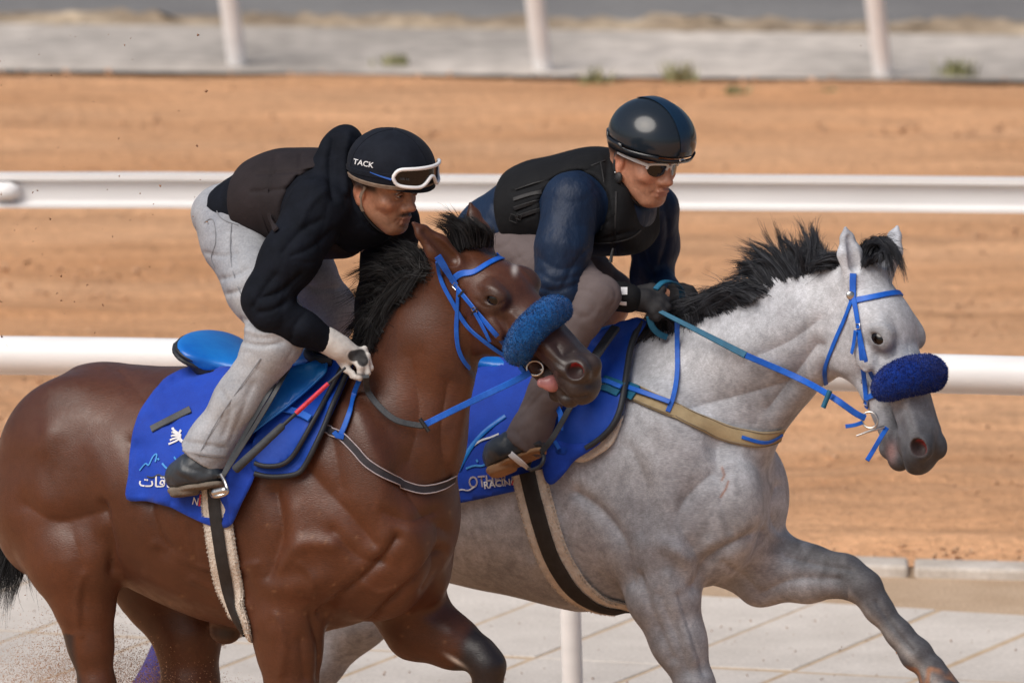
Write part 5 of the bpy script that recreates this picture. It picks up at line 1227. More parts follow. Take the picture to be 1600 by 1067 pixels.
def strands(name, guides, count, mat, par, width=.0022, jit=.012, seg=9, curl=.012, dj=.03, lenvar=(.7, 1.05), tipw=.15):
    """hair: locks that follow guide lines (px, py, depth towards the viewer), each a thin tapered blade"""
    gs = []
    for g in guides:
        p = smoothpath([P(x, y, w) for x, y, w in g], 6); s = np.linspace(0, len(p) - 1, seg); i = np.clip(s.astype(int), 0, len(p) - 2); gs.append(p[i] + (p[i + 1] - p[i]) * (s - i)[:, None])
    gs = np.array(gs); V = []; F = []; r = np.random.default_rng(len(guides) * 7 + count); per = 46; count = int(count * 2.3); width = width * .55; nl = max(8, count // per)
    for c in range(nl):                              # locks
        u = (c + r.uniform(0, 1)) / nl * (len(gs) - 1.0001); i = int(u); t = u - i
        g = gs[i] * (1 - t) + gs[i + 1] * t; q = np.linspace(0, 1, seg)[:, None]
        g = g + r.normal(0, jit * .5, 3) * A_(1, 2.0, .6) + r.normal(0, jit * 1.5, 3) * A_(1, 1.4, 1) * q ** 1.5 + curl * q * np.sin(q * r.uniform(2, 6) + r.uniform(0, 6)) * r.normal(0, 1.0, 3)
        lv0 = r.uniform(*lenvar)
        for _ in range(per):
            lv = lv0 * r.uniform(.75, 1.08) if r.random() < .93 else lv0 * 1.25
            s = np.linspace(0, (seg - 1) * min(lv, 1), seg); k = np.clip(s.astype(int), 0, seg - 2); p = g[k] + (g[k + 1] - g[k]) * (s - k)[:, None]
            off = r.normal(0, jit * .55, 3) * A_(1, 1.5, 1); p = p + off * (1 - .45 * q) + r.normal(0, jit * .35, 3) * q ** 2
            if r.random() < .06: p = p + r.normal(0, jit * 2.2, 3) * q ** 2
            if lv > 1: p = p + (p[-1] - p[-2]) * (lv - 1) * q * 5
            tg = np.gradient(p, axis=0); sd = np.cross(tg, nrm(r.normal(size=3) * .7 - CD)); sd /= np.linalg.norm(sd, axis=1, keepdims=True) + 1e-9
            w = width * r.uniform(.5, 1.2) * (1 - (1 - tipw) * q ** 1.4)
            b = len(V); V.extend(p - sd * w); V.extend(p + sd * w)
            for a in range(seg - 1): F.append((b + a, b + a + 1, b + seg + a + 1, b + seg + a))
    o = mesh_obj(name, np.array(V), np.array(F), mat, par); return tag(o, kind='stuff')
def fluff(V, F, name, count, ln, mat, par, seed=1):
    """pile of a fleece: short blades standing on its surface"""
    r = np.random.default_rng(seed); V = np.asarray(V); F = np.asarray(F); Nn = normals(V.astype(np.float32), F); fi = r.integers(0, len(F), count)
    a = r.random((count, 4)); a /= a.sum(1, keepdims=True); k = F.shape[1]
    if k == 3: a = a[:, :3] / a[:, :3].sum(1, keepdims=True)
    p = (V[F[fi]] * a[:, :, None]).sum(1); n = (Nn[F[fi]] * a[:, :, None]).sum(1); n = n + r.normal(0, .45, n.shape); n /= np.linalg.norm(n, axis=1, keepdims=True)
    sd = np.cross(n, r.normal(size=n.shape)); sd /= np.linalg.norm(sd, axis=1, keepdims=True); L = ln * r.uniform(.5, 1.2, (count, 1)); w = .0011
    VV = np.concatenate([p - sd * w, p + sd * w, p + n * L], 0); FF = np.stack([np.arange(count), np.arange(count) + count, np.arange(count) + 2 * count], 1)
    o = mesh_obj(name, VV, FF, mat, par); return tag(o, kind='stuff')
def roll_on(name, hd, arc, r, mat, par, pile, rel=None):
    """sheepskin noseband roll: arc = points of its middle line"""
    p = smoothpath(arc, 6); n = len(p); q = np.linspace(-1, 1, n); R = [r * max(.18, (1 - abs(t) ** 3.2)) ** .5 for t in q]
    f = Field()
    for i in range(n - 1): f.cap(p[i], p[i + 1], R[i], R[i + 1], .02)
    V, Fc = f.mesh(.006); V = wrinkle(V, Fc, .002, 50, 19); o = mesh_obj(name, V, Fc, mat, par); fluff(V, Fc, 'pile', 9000, .007, mat, o); return o
def steel_ring(name, c, R, r, par, tiltv=(0, 0, 0), squash=1.0):
    return torus(name, np.asarray(c), (nrm(CR + A_(*tiltv)), CU), R, r, M['silver'], par, squash)
def around(bvh, hd, pts, off=.004):
    """strap points in head measures, pulled onto the skin"""
    P_ = []; Ns = []
    for h, s_, t in pts:
        l, n, i, d = bvh.find_nearest(Vector(hd.p(h, s_, t))); P_.append(np.array(l) + np.array(n) * off); Ns.append(np.array(n))
    return np.array(P_), np.array(Ns)
def headstrap(name, bvh, hd, pts, width, mat, par, off=.004):
    pp = smoothpath([A_(*p) for p in pts], 6); a, n = around(bvh, hd, pp, off)
    for _ in range(2): a[1:-1] = (a[:-2] + 2 * a[1:-1] + a[2:]) / 4; n[1:-1] = (n[:-2] + n[1:-1] + n[2:]) / 3
    return ribbon(name, a, n, width, mat, par, .005)
def buckle(par, bvh, x, y, sz=6, ang=0, mat='silver'):
    l, n = hit(bvh, x, y)
    if l is None: return
    a = rad(ang); u = CR * math.cos(a) + CU * math.sin(a); v = nrm(np.cross(n, u)); u = nrm(np.cross(v, n)); h = sz / S / 2
    pts = [l + n * .008 + u * h * p + v * h * q for p, q in ((-1, -1), (1, -1), (1, 1), (-1, 1), (-1, -1))]; tube('buckle', pts, .0016, M[mat], par, 6)

# ---------------------------------------------------------------- bay: cloth, saddle, girth
cloth1 = empty('saddle_cloth', B.H(-.2, .3, 1.3)); tag(cloth1, 'royal blue saddle cloth with pale Arabic lettering on the bay horse', 'saddle cloth')
ol = [(300, 572), (263, 588), (234, 620), (215, 652), (204, 697), (201, 740), (198, 779), (231, 783), (263, 791), (292, 805), (322, 819), (345, 824), (362, 819), (378, 786), (397, 744), (404, 703), (440, 690), (480, 640), (500, 590), (480, 572), (400, 575)]
c1o, CB1, (cv1, cn1) = drape('cloth_panel', ol, BT, .008, M['royal'], cloth1, .005, wave=.0045, fr=B, ylim=-.05, lift=lambda x, y: .012 * math.exp(-((x - 240) / 30) ** 2) * max(0, (y - 700) / 90) + .018 * math.exp(-((x - 372) / 22) ** 2) * max(0, (y - 700) / 100))
# the far half of the cloth, the mirror image over the horse's back
mv = B.mirror(cv1); mo = c1o.copy(); mo.data = c1o.data.copy(); mo.modifiers.clear() if hasattr(mo.modifiers, 'clear') else None
mo.data.vertices.foreach_set('co', np.ascontiguousarray(mv, np.float32).ravel()); link(mo, cloth1); mo.name = 'cloth_panel'; sm_ = mo.modifiers.new('thickness', 'SOLIDIFY'); sm_.thickness = .005
# printed lettering: Arabic word in joined forms, drawn from its right end to the left
ar = ''.join(chr(c) for c in (0xFE95, 0xFE8E, 0xFED7, 0xFE8E, 0xFE92, 0xFEB4, 0xFEDF, 0xFE8D))
text_on('lettering', ar, CB1, 217, 759, 23, 3, M['printwhite'], c1o, .0025, 1.05)
text_on('lettering', 'NG', CB1, 300, 787, 16, 12, M['printwhite'], c1o, .0025, .8)
for pth, w, m in (([(219, 735), (229, 723), (233, 728), (239, 714), (246, 709), (243, 722)], .005, 'cyan'), ([(254, 724), (262, 733), (276, 733), (290, 727)], .006, 'cyan'), ([(247, 716), (249, 719)], .006, 'cyan'), ([(273, 714), (276, 718)], .006, 'cyan'),
                  ([(314, 772), (312, 790)], .006, 'red'), ([(231, 744), (240, 746), (248, 741), (256, 745), (266, 738)], .004, 'greyleather'), ([(258, 752), (260, 738), (266, 738), (268, 752)], .003, 'printwhite')):
    strap('embroidery', CB1, pth, w, M[m], c1o, .003, .0015)
for k in range(5):                                    # feathers of the crest
    strap('crest_feather', CB1, [(284, 684 - k), (274 - k * 1.2, 690 - k * 5), (264 + k * 2.2, 694 - k * 6)], [.006, .009, .009, .008, .005, .001][0] , M['printwhite'], c1o, .003, .0015)
strap('crest_feather', CB1, [(284, 672), (279, 682), (286, 690)], .010, M['printwhite'], c1o, .003, .0015)

sad1 = empty('saddle', B.H(-.15, 0, 1.5)); tag(sad1, 'blue exercise saddle with raised seat under the rider in jeans', 'saddle')
p1, PB1, bd1 = drape('pad', [(553, 570), (537, 607), (502, 684), (478, 730), (458, 744), (400, 740), (396, 700), (430, 640), (470, 580), (505, 560), (535, 556)], BT, .016, M['royalpad'], sad1, .014, fr=B, ylim=-.05)
hem('piping', bd1, [(551, 573), (536, 607), (501, 684), (477, 729), (458, 742), (402, 738)], .0085, M['piping'], p1)
p2, PB2, bd2 = drape('pad', [(542, 571), (518, 614), (479, 684), (455, 719), (432, 729), (400, 724), (396, 690), (430, 630), (470, 576), (505, 558), (530, 556)], BT, .034, M['royalpad'], sad1, .012, fr=B, ylim=-.05)
hem('piping', bd2, [(540, 573), (517, 614), (478, 684), (454, 717), (432, 727), (402, 722)], .0075, M['piping'], p2)
# hanging front panel of the cloth over the girth, with its own fold
c2o, CB2, _ = drape('front_panel', [(338, 697), (352, 706), (400, 690), (404, 704), (398, 744), (378, 786), (361, 820), (357, 790), (349, 752), (336, 722)], BT, .030, M['royal'], cloth1, .004, wave=.005, fr=B)
flap, FB1, bdf = drape('flap', [(509, 567), (511, 580), (491, 602), (456, 632), (418, 660), (374, 692), (366, 684), (392, 640), (424, 602), (455, 575), (489, 566)], BT, .054, M['azure'], sad1, .008, fr=B, ylim=-.05, lift=lambda x, y: .012 * math.sin((x - 370) / 45))
hem('flap_edge', bdf, [(508, 571), (507, 581), (488, 602), (453, 631), (415, 659), (376, 690)], .0035, M['azure'], flap)
f = Field(); Xs = (nrm(B.F * .88 + UP * -.45), B.R, nrm(B.F * .45 + UP * .88))
f.ell(B.Q(331, 543, 0), Xs, (.082, .165, .024), .03); f.tube([(B.Q(345, 558, 0), .13, .030), (B.Q(430, 575, 0), .10, .035), (B.Q(515, 556, 0), .09, .04)], B.R, .05); f.ell(B.Q(520, 550, 0), (B.F, B.R, UP), (.045, .085, .05), .03)
V, Fc = f.mesh(.007); seat = mesh_obj('seat', V, Fc, M['azure'], sad1)
f = Field(); f.ell(B.Q(331, 543, 0) - Xs[2] * .020 - Xs[0] * .006, Xs, (.088, .168, .020), .03); f.tube([(B.Q(350, 570, 0), .12, .03), (B.Q(430, 588, 0), .10, .04), (B.Q(515, 572, 0), .10, .05)], B.R, .05)
V, Fc = f.mesh(.007); mesh_obj('seat_panel', V, Fc, M['piping'], sad1)
a_ = [B.Q(331, 543, 0) + Xs[0] * .0815 * math.cos(t) * -1 + B.R * .164 * math.sin(t) + Xs[2] * -.004 for t in np.linspace(-2.2, 2.2, 40)]; tube('seat_welt', a_, .0045, M['piping'], seat, 8)
pm = [B.Q(512, 548, .09), B.Q(492, 545, .11), B.Q(482, 552, .12), B.Q(494, 562, .14), B.Q(520, 564, .13)]; tube('pommel_arch', smoothpath(pm, 6), .016, M['piping'], sad1, 10)
strap('stirrup_strap', FB1, [(452, 572), (440, 590), (425, 610)], .018, M['greyleather'], sad1, .004)
for dx, ml in ((0, 'greyleather'), (9, 'leatherbk')):
    pts = smoothpath([B.Q(458 - dx, 560, .20), B.Q(437 - dx, 600, .31), B.Q(408 - dx, 650, .35), B.Q(370 - dx * .6, 710, .37), B.Q(346, 748, .39)], 6)
    ribbon('stirrup_leather', pts, [B.R] * len(pts), .014, M[ml], sad1, .005)
ir = [B.Q(346, 742, .41), B.Q(353, 756, .43), B.Q(354, 770, .44), B.Q(334, 775, .44), B.Q(330, 764, .33), B.Q(336, 748, .33), B.Q(346, 742, .41)]
tube('stirrup_iron', smoothpath(ir, 5), .006, M['silver'], sad1, 8)
f = Field(); f.seg(B.Q(336, 770, .44), B.Q(351, 766, .44), UP, (.012, .012), (.012, .012), .004); V, Fc = f.mesh(.004); mesh_obj('stirrup_tread', V, Fc, M['silver'], sad1)
strap('spare_strap', CB1, [(237, 671), (260, 659), (298, 640)], .024, M['greyleather'], sad1, .004, .005)
def girth(fr, bvh, path, par, w, wb, extra):
    pts, ns = on(bvh, path, .010, 8); pts = np.array(pts); ns = np.array(ns)
    for _ in range(3): pts[1:-1] = (pts[:-2] + 2 * pts[1:-1] + pts[2:]) / 4; ns[1:-1] = (ns[:-2] + ns[1:-1] + ns[2:]) / 3
    far = [fr.mirror(p) for p in pts[::-1]]; fn = [n - 2 * (n @ fr.R) * fr.R for n in ns[::-1]]
    mid = (pts[-1] + far[0]) / 2 - UP * .015
    a = np.array(list(pts) + [mid] + far); n = np.array(list(ns) + [-UP] + fn)
    o = ribbon('girth', a, n, w, M['fleece'], par, .016)
    me = o.data; VV = np.empty(len(me.vertices) * 3, np.float32); me.vertices.foreach_get('co', VV); fl = [tuple(p.vertices) for p in me.polygons if len(p.vertices) == 4]
    fluff(VV.reshape(-1, 3), np.array(fl), 'girth_pile', 12000, .006, M['fleece'], o)
    ribbon('girth_strap', a + n * .0125 + np.gradient(a, axis=0) * 0, n, wb, M['black'], o, .006)
girth(B, BT, [(338, 760), (341, 800), (348, 850), (358, 905), (372, 950), (386, 980)], sad1, .094, .040, 0)

# ---------------------------------------------------------------- bay: breast girth, bridle, reins
bg1 = empty('breast_girth', B.H(.3, .2, 1.2)); tag(bg1, 'dark elastic breast girth with pale edges on the bay horse', 'breast girth')
path = [(496, 666), (518, 674), (536, 682), (556, 702), (576, 724), (616, 751), (656, 765), (688, 758), (708, 746)]
mb = strap('band', BT, path, .024, M['darkelastic'], bg1, .008, .006, 8)
pts, ns = on(BT, path, .0105, 8); pts = np.array(pts); ns = np.array(ns); tg = np.gradient(pts, axis=0); sd = np.cross(tg, ns); sd /= np.linalg.norm(sd, axis=1, keepdims=True)
for q in (1, -1): tube('edge_cord', pts + sd * .0115 * q, .0018, M['pinkedge'], mb, 6)
strap('end_strap', PB2, [(435, 640), (458, 644), (480, 652), (500, 664)], .022, M['bluestrap'], bg1, .012, .006)
ns_ = [B.Q(563, 590, .22)] + [l + n * .012 for l, n in [hit(BT, x, y) for x, y in ((556, 618), (549, 645), (541, 668), (534, 682))]]
pp = smoothpath(ns_, 6); ribbon('neck_strap', pp, [B.R] * len(pp), .017, M['bluestrap'], bg1, .005)
l, n = hit(BT, 533, 682); ribbon('strap_loop', [l + n * .02 + CU * .012 - CR * .010, l + n * .022, l + n * .02 - CU * .004 + CR * .018], [n] * 3, .016, M['bluestrap'], bg1, .008)

br1 = empty('bridle', BH.O); tag(br1, 'blue bridle with teal sheepskin noseband on the bay horse', 'bridle')
W = .0165
headstrap('browband', BT, BH, [(.045, .105, .0), (.06, .095, .05), (.075, .06, .085), (.08, 0, .10), (.075, -.06, .085), (.06, -.095, .05)], .019, M['bluestrap'], br1)
strap('headpiece', BT, [(683, 400), (698, 421), (714, 445)], .022, M['bluestrap'], br1, .005)
strap('cheek_strap', BT, [(714, 447), (742, 480), (765, 509), (788, 536), (810, 560), (822, 578)], W, M['bluestrap'], br1, .006)
strap('noseband_strap', BT, [(684, 408), (691, 440), (709, 473), (728, 506), (757, 532), (784, 551), (810, 565)], W * .9, M['bluestrap'], br1, .005)
strap('throat_latch', BT, [(718, 450), (716, 480), (713, 510), (714, 540), (722, 562), (732, 576)], W * .8, M['bluestrap'], br1, .005)
strap('strap_tail', BT, [(746, 486), (758, 508), (769, 529)], W * .8, M['bluestrap'], br1, .012)
for x, y, a in ((714, 446, 45), (744, 483, -50), (797, 546, -45), (812, 561, -45), (821, 574, -60)): buckle(br1, BT, x, y, 9, a, 'silver')
for x, y in ((724, 457), (744, 484), (797, 547)):
    strap('keeper', BT, [(x - 4, y + 5), (x + 5, y - 4)], .006, M['black'], br1, .010, .003, 3)
ap, an = around(BT, BH, [(.362, .08, -.050), (.356, .085, -.005), (.352, .075, .050), (.350, .03, .09), (.348, -.02, .09), (.346, -.07, .06)]); arc = [p + n * .018 for p, n in zip(ap, an)]
roll_on('noseband_fleece', BH, arc, .036, M['bluefleece'], br1, 0)
bitc = hit(BT, 836, 575)[0] + nrm(CAM - hit(BT, 836, 575)[0]) * .018
steel_ring('bit_ring', bitc, .025, .0036, br1, (0, -.3, 0), .85)
f = Field(); f.cap(bitc + CR * .02 - CU * .005, bitc + CR * .005 - CU * .012 + CD * .05, .007, .008, .01); V, Fc = f.mesh(.003); mesh_obj('bit', V, Fc, M['silver'], br1)
strap('bit_strap', BT, [(815, 569), (826, 580), (824, 592)], .018, M['bluestrap'], br1, .014, .005, 4)
# rein: grey rubber in the hand, blue leather to the bit
hp = B.Q(572, 588, .235); rp = [hp] + [l + n * o for (l, n), o in [(hit(BT, x, y), o) for x, y, o in ((580, 616, .03), (595, 643, .03), (620, 658, .03), (650, 663, .03), (664, 663, .03))]]
pp = smoothpath(rp, 6); ribbon('rein_grip', pp, [nrm(CAM - p) + CU * .3 for p in pp], .019, M['greyrubber'], br1, .010)
rb = [rp[-1], hit(BT, 700, 645)[0] + CD * -.05, PD(760, 616, bitc, -.02), PD(806, 594, bitc, -.01), PD(828, 582, bitc)]
pp = smoothpath(rb, 6); ribbon('rein', pp, [nrm(CAM - p) for p in pp], .019, M['bluestrap'], br1, .005)
tube('rein_stop', [PD(656, 654, rp[-1], -.02), PD(670, 674, rp[-1], -.02)], .006, M['black'], br1, 8)
# tongue hanging out of the mouth
tl, tn = hit(BT, 850, 598) if hit(BT, 850, 598)[0] is not None else (bitc, -CD)
f = Field(); tb = PD(886, 606, bitc, .02); f.seg(tb, PD(862, 599, bitc, -.005), CU, (.012, .014), (.022, .014), .02); f.seg(PD(862, 599, bitc, -.005), PD(845, 598, bitc, -.014), CU, (.019, .012), (.014, .009), .02)
V, Fc = f.mesh(.0035); mesh_obj('tongue', V, Fc, M['tongue'], bay_horse)

# whip tucked along the saddle
wh = empty('riding_whip', B.Q(365, 735, .42)); tag(wh, 'riding whip with red bound shaft and grey grip beside the saddle', 'whip')
wp = lambda x, y: B.Q(x, y, .40 + .0 * x)
def wpt(t): return B.Q(366 + (540 - 366) * t, 735 + (574 - 735) * t, .455 - .17 * t)
tube('grip', [wpt(0), wpt(.012), wpt(.22), wpt(.43), wpt(.445)], [.009, .0135, .0125, .0115, .006], M['greyrubber'], wh, 12)
tube('shaft', [wpt(.43), wpt(.7), wpt(1.0)], [.006, .005, .004], M['piping'], wh, 8)
tube('red_binding', [wpt(.555), wpt(.70), wpt(.845)], [.0072, .0068, .0062], M['red'], wh, 10)

# ---------------------------------------------------------------- grey: cloth, saddle, girth
cloth2 = empty('saddle_cloth', Gy.H(-.2, .3, 1.3)); tag(cloth2, 'royal blue saddle cloth with RACING lettering on the grey horse', 'saddle cloth')
c3o, CB3, _ = drape('cloth_panel', [(640, 600), (700, 562), (800, 560), (900, 560), (905, 640), (870, 690), (846, 752), (812, 765), (770, 775), (711, 787), (660, 790), (632, 740)], GT, .006, M['royal'], cloth2, .005, wave=.004, fr=Gy, ylim=-.05)
text_on('lettering', 'OTHER', CB3, 733, 762, 25, -5, M['pinkedge'], c3o, .003, .75)
text_on('lettering', 'RACING', CB3, 757, 763, 15, -7, M['printwhite'], c3o, .0045, .95)
strap('embroidery', CB3, [(803, 747), (801, 757)], .005, M['red'], c3o, .004, .0015)
strap('embroidery', CB3, [(712, 768), (722, 764), (732, 766), (742, 760)], .004, M['printwhite'], c3o, .003, .0015)
for pth, m in (([(729, 732), (742, 727), (755, 728), (766, 718), (772, 705), (775, 695)], 'cyan'), ([(745, 718), (747, 722)], 'cyan'), ([(740, 697), (752, 688), (766, 684), (780, 678)], 'printwhite'), ([(716, 735), (735, 700), (760, 672), (790, 650)], 'azure')):
    strap('embroidery', CB3, pth, .006 if m != 'azure' else .014, M[m], c3o, .003, .0018)
sad2 = empty('saddle', Gy.H(-.1, 0, 1.5)); tag(sad2, 'blue exercise saddle pad and flap under the rider in the navy windbreaker', 'saddle')
p3, PB3, bd3 = drape('pad', [(1012, 502), (992, 538), (982, 592), (974, 642), (955, 676), (918, 702), (880, 712), (862, 690), (880, 620), (915, 545), (955, 510), (990, 498)], GT, .020, M['royalpad'], sad2, .016, fr=Gy, ylim=-.05, wave=.002)
hem('piping', bd3, [(1009, 505), (990, 538), (980, 592), (972, 642), (953, 675), (917, 700)], .010, M['piping'], p3)
fl3, FLB, _ = drape('fleece_underlay', [(975, 650), (960, 690), (940, 708), (912, 722), (896, 715), (930, 690), (955, 660)], GT, .008, M['fleece'], sad2, .010, fr=Gy)
c4o, CB4, _ = drape('front_panel', [(850, 676), (872, 688), (900, 694), (938, 690), (922, 704), (898, 720), (880, 742), (862, 757), (850, 745), (846, 706)], GT, .034, M['royal'], cloth2, .004, wave=.006, fr=Gy)
strap('girth_tab', CB4 if hit(CB4, 877, 690)[0] is not None else GT, [(868, 690), (874, 700)], .012, M['bluestrap'], sad2, .01, .004, 3)
pts = smoothpath([Gy.Q(868, 632, .34), Gy.Q(876, 648, .36), Gy.Q(876, 672, .37)], 5); ribbon('flap_strap', pts, [Gy.R] * len(pts), .018, M['bluestrap'], sad2, .005)
f = Field(); f.ell(Gy.Q(745, 545, 0), (nrm(Gy.F * .88 - UP * .45), Gy.R, nrm(Gy.F * .45 + UP * .88)), (.08, .16, .026), .03); f.tube([(Gy.Q(760, 560, 0), .13, .03), (Gy.Q(860, 570, 0), .10, .035), (Gy.Q(950, 530, 0), .09, .04)], Gy.R, .05)
V, Fc = f.mesh(.007); mesh_obj('seat', V, Fc, M['azure'], sad2)
pts = smoothpath([Gy.Q(962, 512, .16), Gy.Q(945, 535, .22), Gy.Q(925, 565, .28), Gy.Q(905, 600, .32)], 5); ribbon('flap_roll', pts, [Gy.R] * len(pts), .03, M['greyleather'], sad2, .016)
pts = smoothpath([Gy.Q(935, 560, .26), Gy.Q(900, 620, .36), Gy.Q(866, 680, .40), Gy.Q(846, 706, .40)], 6); ribbon('stirrup_leather', pts, [Gy.R] * len(pts), .018, M['greyleather'], sad2, .005)
ir = [Gy.Q(846, 706, .37), Gy.Q(850, 716, .41), Gy.Q(844, 728, .42), Gy.Q(830, 734, .41), Gy.Q(826, 726, .33), Gy.Q(836, 710, .33), Gy.Q(846, 706, .37)]; tube('stirrup_iron', smoothpath(ir, 5), .006, M['greyleather'], sad2, 8)
girth(Gy, GT, [(828, 738), (838, 780), (852, 830), (872, 880), (900, 918), (935, 940), (968, 946)], sad2, .112, .052, 0)
bg2 = empty('breast_girth', Gy.H(.3, .2, 1.2)); tag(bg2, 'wide tan elastic breast girth across the grey horse', 'breast girth')
tb_ = strap('band', GT, [(990, 613), (1020, 627), (1052, 641), (1082, 656), (1112, 668), (1140, 678), (1160, 683), (1187, 686), (1208, 682), (1220, 677)], .050, M['tan'], bg2, .008, .006, 8)
pts, ns = on(GT, [(990, 613), (1020, 627), (1052, 641), (1082, 656), (1112, 668), (1140, 678), (1160, 683), (1187, 686), (1208, 682), (1220, 677)], .0115, 8); pts = np.array(pts); ns = np.array(ns); tg = np.gradient(pts, axis=0); sd = np.cross(tg, ns); sd /= np.linalg.norm(sd, axis=1, keepdims=True)
for q in (1, -1): tube('stitching', pts + sd * .021 * q, .0012, M['sole'], tb_, 6)
strap('blue_inset', GT, [(1158, 683), (1176, 688), (1196, 689), (1210, 682), (1219, 675)], .011, M['bluestrap'], bg2, .014, .003)
l0, n0 = hit(PB3, 950, 602); 
strap('leather_keeper', PB3, [(940, 598), (958, 604), (972, 610)], .050, M['teal'], bg2, .006, .006); strap('leather_keeper', GT, [(972, 609), (986, 613), (998, 618)], .050, M['teal'], bg2, .016, .005)
strap('end_strap', PB3, [(942, 597), (958, 602), (974, 608)], .016, M['bluestrap'], bg2, .014, .005); strap('end_strap', GT, [(974, 607), (1000, 615), (1045, 631)], .016, M['bluestrap'], bg2, .022, .004)
buckle(bg2, PB3, 944, 598, 11, -20)
ns_ = [PD(1058, 500, hit(GT, 1062, 530)[0], -.05)] + [l + n * .012 for l, n in [hit(GT, x, y) for x, y in ((1061, 540), (1060, 585), (1052, 620), (1043, 645))]]; pp = smoothpath(ns_, 6); ribbon('neck_strap', pp, [nrm(CAM - p) for p in pp], .015, M['bluestrap'], bg2, .005)

br2 = empty('bridle', GH.O); tag(br2, 'blue bridle with royal blue sheepskin noseband on the grey horse', 'bridle')
headstrap('browband', GT, GH, [(.075, .105, .0), (.080, .095, .05), (.085, .06, .085), (.085, 0, .10), (.08, -.06, .085), (.075, -.095, .05)], .020, M['bluestrap'], br2)
strap('headpiece', GT, [(1333, 428), (1333, 445), (1334, 466)], .020, M['bluestrap'], br2, .005)
strap('cheek_strap', GT, [(1335, 466), (1343, 509), (1348, 560), (1354, 612), (1356, 636)], .0165, M['bluestrap'], br2, .006)
strap('noseband_strap', GT, [(1343, 509), (1352, 558), (1366, 594), (1381, 612)], .013, M['bluestrap'], br2, .005)
strap('throat_latch', GT, [(1331, 472), (1322, 497), (1309, 525), (1294, 564), (1287, 590), (1293, 604)], .014, M['bluestrap'], br2, .005)
strap('strap_tail', GT, [(1341, 516), (1339, 534), (1336, 552)], .014, M['bluestrap'], br2, .012)
strap('jaw_strap', GT, [(1354, 622), (1368, 616), (1382, 611)], .016, M['bluestrap'], br2, .006)
for x, y, a in ((1343, 510, 0), (1351, 596, 0), (1355, 628, 0), (1321, 640, 30)): buckle(br2, GT, x, y, 8, a)
l, n = hit(GT, 1332, 463); ellmesh('rosette', l + n * .010, (CR, CU, n), (.0135, .0135, .007), M['silver'], br2)
ap, an = around(GT, GH, [(.362, .085, -.004), (.356, .085, .035), (.355, .06, .08), (.355, .02, .09), (.355, -.03, .09), (.36, -.07, .05)]); arc = [p + n * .016 for p, n in zip(ap, an)]
roll_on('noseband_fleece', GH, arc, .046, M['royalfleece'], br2, 0)
hb = hit(GT, 1362, 655); bitg = (hb[0] if hb[0] is not None else GH.p(.45, .055, -.04)) + nrm(CAM - GH.O) * .016; bitg = PD(1359, 656, bitg)
steel_ring('bit_ring', bitg, .024, .0032, br2, (0, -.3, 0)); tube('bit_bar', [PD(1338, 681, bitg, -.01), PD(1360, 673, bitg, -.006), PD(1381, 667, bitg, .01)], [.0025, .004, .005], M['silver'], br2, 8)
pts = smoothpath([PD(1386, 668, bitg, .02), PD(1377, 682, bitg, -.002), PD(1370, 694, bitg, .0), PD(1363, 706, bitg, .01), PD(1355, 719, bitg, -.005)], 5); ribbon('chin_strap', pts, [nrm(CAM - p) for p in pts], .014, M['bluestrap'], br2, .004)
pts = smoothpath([PD(1347, 660, bitg), PD(1335, 664, bitg, -.01), PD(1321, 666, bitg, -.01)], 4); ribbon('strap_end', pts, [nrm(CAM - p) for p in pts], .012, M['bluestrap'], br2, .004)
h0 = Gy.Q(1030, 486, .15); l1 = hit(GT, 1165, 555); l2 = hit(GT, 1250, 592)
gp = smoothpath([h0, h0 * .5 + (l1[0] + nrm(CAM - l1[0]) * .05) * .5, l1[0] + nrm(CAM - l1[0]) * .05], 8); ribbon('rein_grip', gp, [nrm(CAM - p) + CU * .2 for p in gp], np.linspace(.013, .022, len(gp)), M['teal'], br2, .008)
rp = smoothpath([gp[-1], l2[0] + nrm(CAM - l2[0]) * .04, PD(1300, 620, bitg, -.01), PD(1336, 645, bitg, -.01), PD(1352, 653, bitg)], 6); ribbon('rein', rp, [nrm(CAM - p) for p in rp], .019, M['bluestrap'], br2, .005)
tube('rein_stop', [PD(1297, 610, bitg, -.03), PD(1286, 637, bitg, -.03)], .008, M['teal'], br2, 8)
lp = smoothpath([Gy.Q(1024, 452, .11), Gy.Q(1036, 441, .08), Gy.Q(1052, 441, .03), Gy.Q(1064, 452, -.02), Gy.Q(1066, 470, -.04), Gy.Q(1060, 480, -.02)], 6); ribbon('rein_loop', lp, [nrm(CAM - p) * .4 + CU for p in lp], .020, M['teal'], br2, .006)
lp = smoothpath([Gy.Q(1014, 494, .15), Gy.Q(1019, 510, .14), Gy.Q(1029, 521, .12), Gy.Q(1042, 527, .10)], 6); ribbon('rein_loop', lp, [nrm(CAM - p) for p in lp], .019, M['teal'], br2, .006)
# logo patches
text_on('cuff_patch', '\u2588', CF2, 970, 459, 11, 0, M['printwhite'], cf, .002, .9)
strap('cuff_tag', CF2, [(966, 472), (972, 474), (979, 474)], .012, M['printwhite'], cf, .002, .002, 3)
text_on('lettering', 'TACK', HB1, 552, 256, 11.5, 12, M['printwhite'], helm, .002, 1.05)
text_on('lettering', '10% RE', BVHTree.FromPolygons([tuple(v) for v in gt + gb], [(i, i + 1, len(gt) + i + 1, len(gt) + i) for i in range(len(gt) - 1)]), 624, 281, 5, 4, M['greyrubber'], gg, .002, 1.0)
strap('chest_crest', VS1, [(562, 396), (566, 388), (572, 384)], .014, M['pinkedge'], [c for c in r1.children if c.name.startswith('vest')][0], .003, .002, 3)
for p_ in ([(402, 288), (408, 330), (420, 360)], [(418, 296), (424, 335), (434, 362)]): strap('side_strap', J1, p_, .018, M['vestbrown'], r1, .010, .006)
